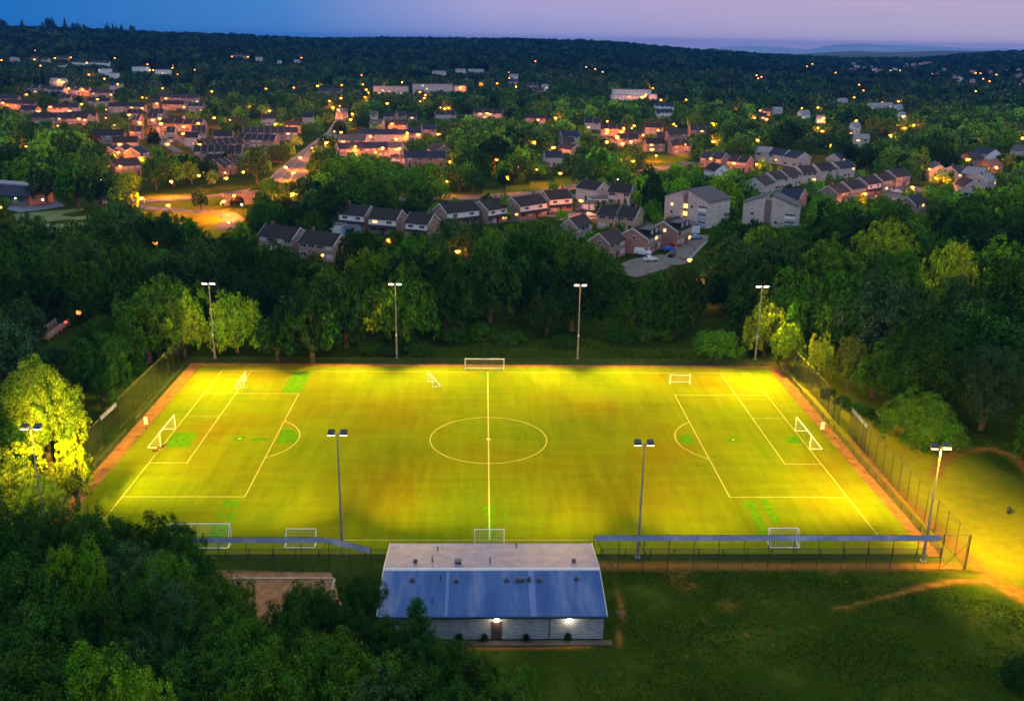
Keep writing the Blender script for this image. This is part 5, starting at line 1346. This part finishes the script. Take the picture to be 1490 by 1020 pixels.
for i, t in enumerate(T):
    d = math.hypot(t['x'] - CX, t['y'] - CY); col = tint(t['sh'], g_)
    if t['desc'] and 'skyline' in t['desc']: pass
    if i in ind:
        bush = t['h'] < 5; lod = 0 if d < 125 or (t['r'] > 5 and d < 175) else (1 if d < 330 else 2); rz = g_.uniform(0, 6.28)
        nm = 'shrub' if bush else KNM[t['kind']]
        e = empty(nm, (t['x'], t['y'], t['z']), rz)
        c = link('crown', crown_mesh(t['kind'], lod, g_.randrange(4)), e); cb = .0 if bush else (.08 if t['kind'] in ('cone', 'column') else (.04 if 42 < t['y'] < 80 else .14))*t['h']
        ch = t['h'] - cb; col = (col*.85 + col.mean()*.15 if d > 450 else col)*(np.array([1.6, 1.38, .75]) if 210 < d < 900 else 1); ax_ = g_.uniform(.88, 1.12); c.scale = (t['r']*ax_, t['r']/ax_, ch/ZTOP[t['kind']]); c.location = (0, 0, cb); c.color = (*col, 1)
        if not bush:
            k = link('trunk', TRUNKS[i % 4], e); s_ = t['h']*.55; k.scale = (s_*.75 + t['r']*.2, s_*.75 + t['r']*.2, s_)
        sz = 'large ' if t['r'] > 6.3 else ('small ' if t['r'] < 3.4 else '')
        auto(e, t['desc'] if (t['desc'] and not bush) or (t['desc'] and 'shrub' in t['desc']) else (SHN[t['sh']] + ' low bush' if bush else sz + SHN[t['sh']] + ' ' + KN[t['kind']]), 'shrub' if bush else 'tree', (t['x'], t['y'], t['z'] + t['h']*.7), 'shrubs' if bush else 'individual trees')
    else:
        if d < 120: continue
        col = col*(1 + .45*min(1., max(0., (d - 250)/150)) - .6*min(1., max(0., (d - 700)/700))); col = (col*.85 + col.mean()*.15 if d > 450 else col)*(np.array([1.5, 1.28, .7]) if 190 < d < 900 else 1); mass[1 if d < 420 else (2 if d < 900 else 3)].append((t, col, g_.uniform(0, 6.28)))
LODM = {1: (38, 56, .062), 2: (26, 22, .1), 3: (18, 10, .16)}
Vs, Cs = [], []
for lod, lst in mass.items():
    protos = {(kd, v): crown_arrays(kd, *LODM[lod], 900 + v + lod*10) for kd in KN for v in range(3)}
    for t, col, rz in lst:
        P = protos[(t['kind'], g_.randrange(3))]; ca, sa = math.cos(rz), math.sin(rz); cb = .14*t['h']; ch = (t['h'] - cb)/ZTOP[t['kind']]
        Q = np.empty_like(P); Q[:, 0] = (P[:, 0]*ca - P[:, 1]*sa)*t['r'] + t['x']; Q[:, 1] = (P[:, 0]*sa + P[:, 1]*ca)*t['r'] + t['y']; Q[:, 2] = P[:, 2]*ch + t['z'] + cb
        Vs.append(Q); Cs.append(np.repeat(col[None], len(P)//4, 0))
print('individual', len(ind), 'mass', {k: len(v) for k, v in mass.items()})
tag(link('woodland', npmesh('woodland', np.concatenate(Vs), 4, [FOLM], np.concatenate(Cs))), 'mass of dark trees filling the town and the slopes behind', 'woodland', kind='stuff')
# far wooded hills: low canopy mounds
Vs, Cs = [], []; g2 = np.random.default_rng(9); d = 1600.
th, ph = np.meshgrid(np.linspace(0, 2*math.pi, 8), np.array([1.45, .95, .45, .0]))
dm = np.stack([np.cos(th)*np.sin(ph), np.sin(th)*np.sin(ph), np.cos(ph)], -1)
while d < 4100:
    sp = 17 + (d - 1600)*.007; n = int(1.08*d/sp); aa = np.linspace(-.50, .57, n) + g2.uniform(-.4, .4, n)*sp/d
    for a in aa:
        dd = d + g2.uniform(-.5, .5)*sp; x, y = CX + dd*math.sin(a), CY + dd*math.cos(a)
        if dd > np.interp(a, AZ, RD) + 350: continue
        if np.min(np.hypot(BL[:, 0] - x, BL[:, 1] - y)) < 14: continue
        r = sp*g2.uniform(.45, .85); hh = g2.uniform(8, 15); z_ = float(terr(x, y))
        if hides(x, y, z_, hh*.8, r, ''): 
            hh *= .35; r *= .5
            if hides(x, y, z_, hh, r, ''): continue
        q = dm*np.array([r, r, hh])*g2.uniform(.78, 1.2, dm.shape) + np.array([x, y, z_])
        f4 = np.stack([q[:-1, :-1], q[1:, :-1], q[1:, 1:], q[:-1, 1:]], 2).reshape(-1, 3); Vs.append(f4); c_ = np.array(SH[g2.choice(list('kdkdkb'))])*g2.uniform(.7, 1.2); Cs.append(np.repeat(c_[None], len(f4)//4, 0))
    d += sp*.8
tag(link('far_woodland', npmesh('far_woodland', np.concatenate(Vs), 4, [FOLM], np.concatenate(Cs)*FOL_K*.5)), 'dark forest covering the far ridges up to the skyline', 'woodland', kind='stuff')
print('far mounds', len(Vs))
# distant hills
def hills(name, prof, dist, depth, m):
    us = np.linspace(prof[0][0], prof[-1][0], 70); vs = np.interp(us, [p[0] for p in prof], [p[1] for p in prof]); mb = MB(); rows = []
    for u, v in zip(us, vs):
        d_ = ray(u, v + .6*math.sin(u*.05)); k = dist/np.hypot(d_[0], d_[1]); P = CAM + d_*k; f = np.array([d_[0], d_[1], 0])/np.hypot(d_[0], d_[1])
        rows.append([tuple(P[:2] + (f*o_)[:2]) + (zz,) for o_, zz in ((-depth, -60), (-depth*.45, P[2]*.45), (0, P[2]), (depth*.6, -60))])
    for a, c in zip(rows[:-1], rows[1:]):
        for j in range(3): mb.face([a[j], c[j], c[j+1], a[j+1]])
    tag(mb.build(name, m, smooth=True), kind='structure')
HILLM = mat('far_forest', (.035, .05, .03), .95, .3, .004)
HILLM = mat('hazed_ridge', (.2, .27, .36), .95, .2, .002)  # pale blue haze of the far ridge is put into its colour
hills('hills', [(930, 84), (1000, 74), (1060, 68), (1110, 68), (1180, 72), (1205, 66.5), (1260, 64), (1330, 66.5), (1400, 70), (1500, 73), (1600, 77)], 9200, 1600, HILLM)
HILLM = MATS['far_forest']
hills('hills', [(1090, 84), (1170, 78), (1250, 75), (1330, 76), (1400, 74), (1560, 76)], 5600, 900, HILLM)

# grass tufts
n = 105000; X = RNG.uniform(8, 95, n); Y = RNG.uniform(-82, 4, n)
X2 = RNG.uniform(-30, 56, 12000); Y2 = RNG.uniform(39.5, 54, 12000); X = np.r_[X, X2]; Y = np.r_[Y, Y2]
inp = ((X < 58.8) & (Y > -39.6) & (Y < 38.5)) | ((X < 13.5) & (Y > -55.2) & (Y < -37)) 
pd = np.zeros(len(X)); 
for pts, w in DIRT: pd = np.maximum(pd, seg_dist(X, Y, pts) < w*.9)
cl = np.sin(X*.35 + 1.5*np.sin(Y*.3)) + np.sin(Y*.5 + X*.12) + RNG.normal(0, .8, len(X))
dz = seg_dist(X, Y, gp((1260, 600), (1330, 680), (1420, 740), (1480, 800)))
okm = (~inp) & (pd < .5) & (cl > np.where(dz < 15, 9, -.7)); X, Y, cl = X[okm], Y[okm], cl[okm]
def gz_(x, y):
    ix = np.clip(np.searchsorted(gx, x) - 1, 0, nx - 2); iy = np.clip(np.searchsorted(gy, y) - 1, 0, ny - 2); fx = (x - gx[ix])/(gx[ix+1] - gx[ix]); fy = (y - gy[iy])/(gy[iy+1] - gy[iy])
    return GZ[iy, ix]*(1-fx)*(1-fy) + GZ[iy, ix+1]*fx*(1-fy) + GZ[iy+1, ix]*(1-fx)*fy + GZ[iy+1, ix+1]*fx*fy
Z = gz_(X, Y); n = len(X); Vt = []
for k in range(3):
    a = RNG.uniform(0, 6.28, n); hgt = RNG.uniform(.05, .13, n)*(1 + .5*np.clip(cl, 0, 2)); w = RNG.uniform(.04, .1, n); lx, ly = RNG.normal(0, .1, n), RNG.normal(0, .1, n); ox, oy = RNG.normal(0, .12, n), RNG.normal(0, .12, n)
    Vt.append(np.stack([np.c_[X + ox - np.cos(a)*w, Y + oy - np.sin(a)*w, Z - .02], np.c_[X + ox + np.cos(a)*w, Y + oy + np.sin(a)*w, Z - .02], np.c_[X + ox + lx, Y + oy + ly, Z + hgt]], 1).reshape(-1, 3))
tv = np.concatenate(Vt); tc_ = np.array([(.035, .08, .003), (.05, .09, .004), (.075, .1, .005), (.03, .07, .003)])[RNG.integers(0, 4, 3*n)]*RNG.uniform(.6, 1.3, (3*n, 1))
tag(link('grass', npmesh('grass', tv, 3, [FOLM], tc_)), 'rough grass growing round the pavilion and beside the pitch', 'grass', kind='stuff')

# ------------------------------------------------------------------ haze
mb = MB(); mb.box(-7000, -700, -64, 7000, 11500, 92); hz_ = mb.build('haze', [], loc=(0, 0, 0)); tag(hz_, 'thin blue evening haze over the town', 'haze', kind='stuff')
m = bpy.data.materials.new('haze'); m.use_nodes = True; nt = m.node_tree; nt.nodes.clear(); o = nt.nodes.new('ShaderNodeOutputMaterial'); pv = nt.nodes.new('ShaderNodeVolumePrincipled')
pv.inputs['Color'].default_value = (.04, .24, .8, 1); pv.inputs['Density'].default_value = .00007; pv.inputs['Anisotropy'].default_value = 0; nt.links.new(pv.outputs[0], o.inputs['Volume']); hz_.data.materials.append(m)

# ------------------------------------------------------------------ labels
LM = [(e_['label'] and n_, e_) for n_, e_ in ()]
def lmk(name, u, v, z_=0): LANDM.append((name, at(u, v, z_)))
LANDM = []
for nm, u, v in (('first far mast', 310, 515), ('second far mast', 577, 515), ('third far mast', 841, 515), ('fourth far mast', 1099, 515), ('the curved dirt track', 1400, 655), ('the floodlit grass', 1330, 610), ('the woodland banner', 160, 620), ('the sandbagged goal', 225, 650), ('the pavilion', 700, 930), ('the paved yard', 420, 870), ('the short blue banner', 430, 800), ('the photo bottom', 250, 1000), ('the photo corner', 15, 860), ('the footbridge lanterns', 90, 490), ('the school yard', 45, 300), ('the playing field', 90, 322),
    ('the orange road junction', 270, 295), ('the arched underpass', 345, 290), ('the steep lit road', 430, 240), ('the road summit', 492, 165), ('the glazed conservatory', 508, 340), ('the weatherboarded row', 600, 315), ('the tall green conifer', 735, 318), ('the white garage doors', 857, 305), ('the lit brick flats', 1005, 335), ('the gabled cul-de-sac', 925, 385), ('the unlit twin flats', 1120, 320), ('the stepped close', 1270, 285), ('the eastern close', 1400, 262), ('the orange verge road', 760, 278), ('the orange grass bank', 965, 238), ('the navy-roofed terraces', 550, 215), ('the lamp-lit green', 900, 205), ('the large estate terrace', 320, 212), ('the dense estate rows', 210, 158), ('the western estate edge', 30, 155), ('the white hilltop terrace', 200, 104), ('the estate hilltop', 60, 90), ('the lone hillside houses', 380, 90), ('the brick apartments', 610, 128), ('the white apartments', 920, 140), ('the far valley town', 1350, 102), ('the valley lamps', 1425, 115), ('the eastern lamp cluster', 1190, 165), ('the eastern white houses', 1290, 155), ('the dark eastern wood', 1400, 480), ('the eastern wood edge', 1250, 420), ('the bright eastern tree', 1335, 270), ('the brick detached house', 804, 245), ('the orange gable house', 790, 180), ('the central wood', 740, 440), ('the western wood', 180, 520), ('the skyline', 400, 62)): lmk(nm, u, v)
LP_ = np.array([p for _, p in LANDM]); LU, LV, LD = proj(LP_)
groups = {}
for o, desc, cat, pos in THINGS:
    u, v, d = proj([pos]); u, v, d = u[0], v[0], d[0]
    q = ((LU - u)/1.2)**2 + (LV - v)**2 + (np.log(LD/d)*260)**2; k = int(np.argmin(q)); du, dl = u - LU[k], math.log(d/LD[k])
    if 'skyline' in desc or 'pavilion' in desc: lab = desc
    else:
        rel = 'behind' if dl > .09 and abs(du) < 60 else ('before' if dl < -.09 and abs(du) < 60 else ('right of' if du > 14 else ('left of' if du < -14 else 'by')))
        lab = '%s %s %s' % (desc, rel, LANDM[k][0])
    groups.setdefault(lab, []).append((u, v, o))
ORD = ['first', 'second', 'third', 'fourth', 'fifth', 'sixth', 'seventh', 'eighth', 'ninth', 'tenth', 'eleventh', 'twelfth', 'thirteenth', 'fourteenth', 'fifteenth', 'sixteenth', 'seventeenth', 'eighteenth', 'nineteenth', 'twentieth']
for lab, L_ in groups.items():
    L_.sort(key=lambda a: a[0])
    for i, (u, v, o) in enumerate(L_):
        if len(L_) == 1: o['label'] = lab; continue
        n = len(L_); s = ('leftmost of %d' % n if i == 0 else 'rightmost of %d' % n if i == n - 1 else (ORD[i] if i < 20 else '%dth' % (i + 1)) + ' of %d from left' % n); o['label'] = '%s, %s' % (lab, s)
    # ordinals are counted across the photo
for o, *_ in THINGS:
    l_ = o['label']
    for a_, b_ in ((' from left', ''), ('large ', ''), ('small ', ''), ('first ', ''), (' lamp-lit', ''), ('the ', ''), ('navy-roofed ', ''), (' house', '')):
        if len(l_.replace('-', ' ').split()) > 16: l_ = l_.replace(a_, b_)
    o['label'] = l_
print([o['label'] for o, *_ in THINGS if len(str(o['label']).split()) > 16][:40])
print('longest label', max(len(str(o['label']).replace(',', '').split()) for o, *_ in THINGS), 'things', len(THINGS), 'lamps lit', NLIGHT)

# ------------------------------------------------------------------ sky and light
w = bpy.data.worlds.new('World'); S.world = w; w.use_nodes = True; nt = w.node_tree; L = nt.links; bg = nt.nodes['Background']
SUN_EL, SUN_AZ = R(16), R(28)
tc = N(nt, 'ShaderNodeTexCoord'); sp = N(nt, 'ShaderNodeSeparateXYZ'); L.new(tc.outputs['Generated'], sp.inputs[0])
sky = N(nt, 'ShaderNodeTexSky', sky_type='NISHITA'); sky.sun_disc = False; sky.sun_elevation = R(1.5); sky.sun_rotation = SUN_AZ
def mr(src, a, b_, c=0., d=1., smooth=False):
    n_ = N(nt, 'ShaderNodeMapRange'); L.new(src, n_.inputs['Value']); n_.inputs['From Min'].default_value = a; n_.inputs['From Max'].default_value = b_; n_.inputs['To Min'].default_value = c; n_.inputs['To Max'].default_value = d
    if smooth: n_.interpolation_type = 'SMOOTHSTEP'
    return n_.outputs['Result']
xf = mr(sp.outputs['X'], -.48, .48)
low = ramp(xf, [(0, (.0, .155, .5)), (.3, (.06, .22, .57)), (.5, (.27, .32, .63)), (.75, (.36, .36, .61)), (1, (.37, .38, .6))])
top = ramp(xf, [(0, (.0, .13, .5)), (.3, (.055, .23, .6)), (.5, (.40, .37, .66)), (.72, (.45, .375, .63)), (1, (.36, .36, .58))])
z1 = mr(sp.outputs['Z'], .0, .045)
c1 = mixc(z1, low.outputs[0], top.outputs[0])
mp = N(nt, 'ShaderNodeMapping'); mp.inputs['Scale'].default_value = (3.2, 3.2, 60); L.new(tc.outputs['Generated'], mp.inputs['Vector'])
cn = noise(1.0, 6, mp.outputs[0], .55); cf = mr(cn.outputs['Fac'], .5, .72, 0, .55, True)
cz = mr(sp.outputs['Z'], .012, .04); cfz = N(nt, 'ShaderNodeMath', operation='MULTIPLY'); L.new(cf, cfz.inputs[0]); L.new(cz, cfz.inputs[1])
cxx = mr(sp.outputs['X'], -.05, .3); cf2 = N(nt, 'ShaderNodeMath', operation='MULTIPLY'); L.new(cfz.outputs[0], cf2.inputs[0]); L.new(cxx, cf2.inputs[1])
pk = N(nt, 'ShaderNodeRGB'); pk.outputs[0].default_value = (.62, .42, .55, 1); c2 = mixc(cf2.outputs[0], c1, pk.outputs[0])
up = N(nt, 'ShaderNodeRGB'); up.outputs[0].default_value = (.64, .86, 1.16, 1)
bk = N(nt, 'ShaderNodeRGB'); bk.outputs[0].default_value = (.62, .62, .85, 1)
c2 = mixc(mr(sp.outputs['Y'], .35, -.25, 0, 1, True), c2, bk.outputs[0])
c3 = mixc(mr(sp.outputs['Z'], .1, .8, 0, 1, True), c2, up.outputs[0])
nis = N(nt, 'ShaderNodeMix', data_type='RGBA', blend_type='ADD'); nis.inputs[0].default_value = .0025; L.new(c3, nis.inputs[6]); L.new(sky.outputs[0], nis.inputs[7])
L.new(nis.outputs[2], bg.inputs['Color']); bg.inputs['Strength'].default_value = 1.0
sd = bpy.data.lights.new('sun', 'SUN'); sd.energy = .45; sd.angle = R(60); sd.color = (1, .86, .72); so = bpy.data.objects.new('sun', sd); COL.objects.link(so)
so.rotation_euler = Vector((-math.sin(SUN_AZ)*math.cos(R(38)), -math.cos(SUN_AZ)*math.cos(R(38)), -math.sin(R(38)))).to_track_quat('-Z', 'Y').to_euler()

S.view_settings.view_transform = 'Standard'; S.view_settings.look = 'None'; S.view_settings.exposure = 0; S.view_settings.gamma = 1
S.render.engine = 'CYCLES'; c = S.cycles
c.use_denoising = True; c.max_bounces = 4; c.diffuse_bounces = 2; c.glossy_bounces = 2; c.transmission_bounces = 2; c.volume_bounces = 0; c.transparent_max_bounces = 8
c.sample_clamp_indirect = 3; c.caustics_reflective = False; c.caustics_refractive = False; c.use_light_tree = True; c.filter_width = 1.7
try: c.denoising_input_passes = 'RGB_ALBEDO_NORMAL'; c.denoising_prefilter = 'ACCURATE'
except Exception: pass
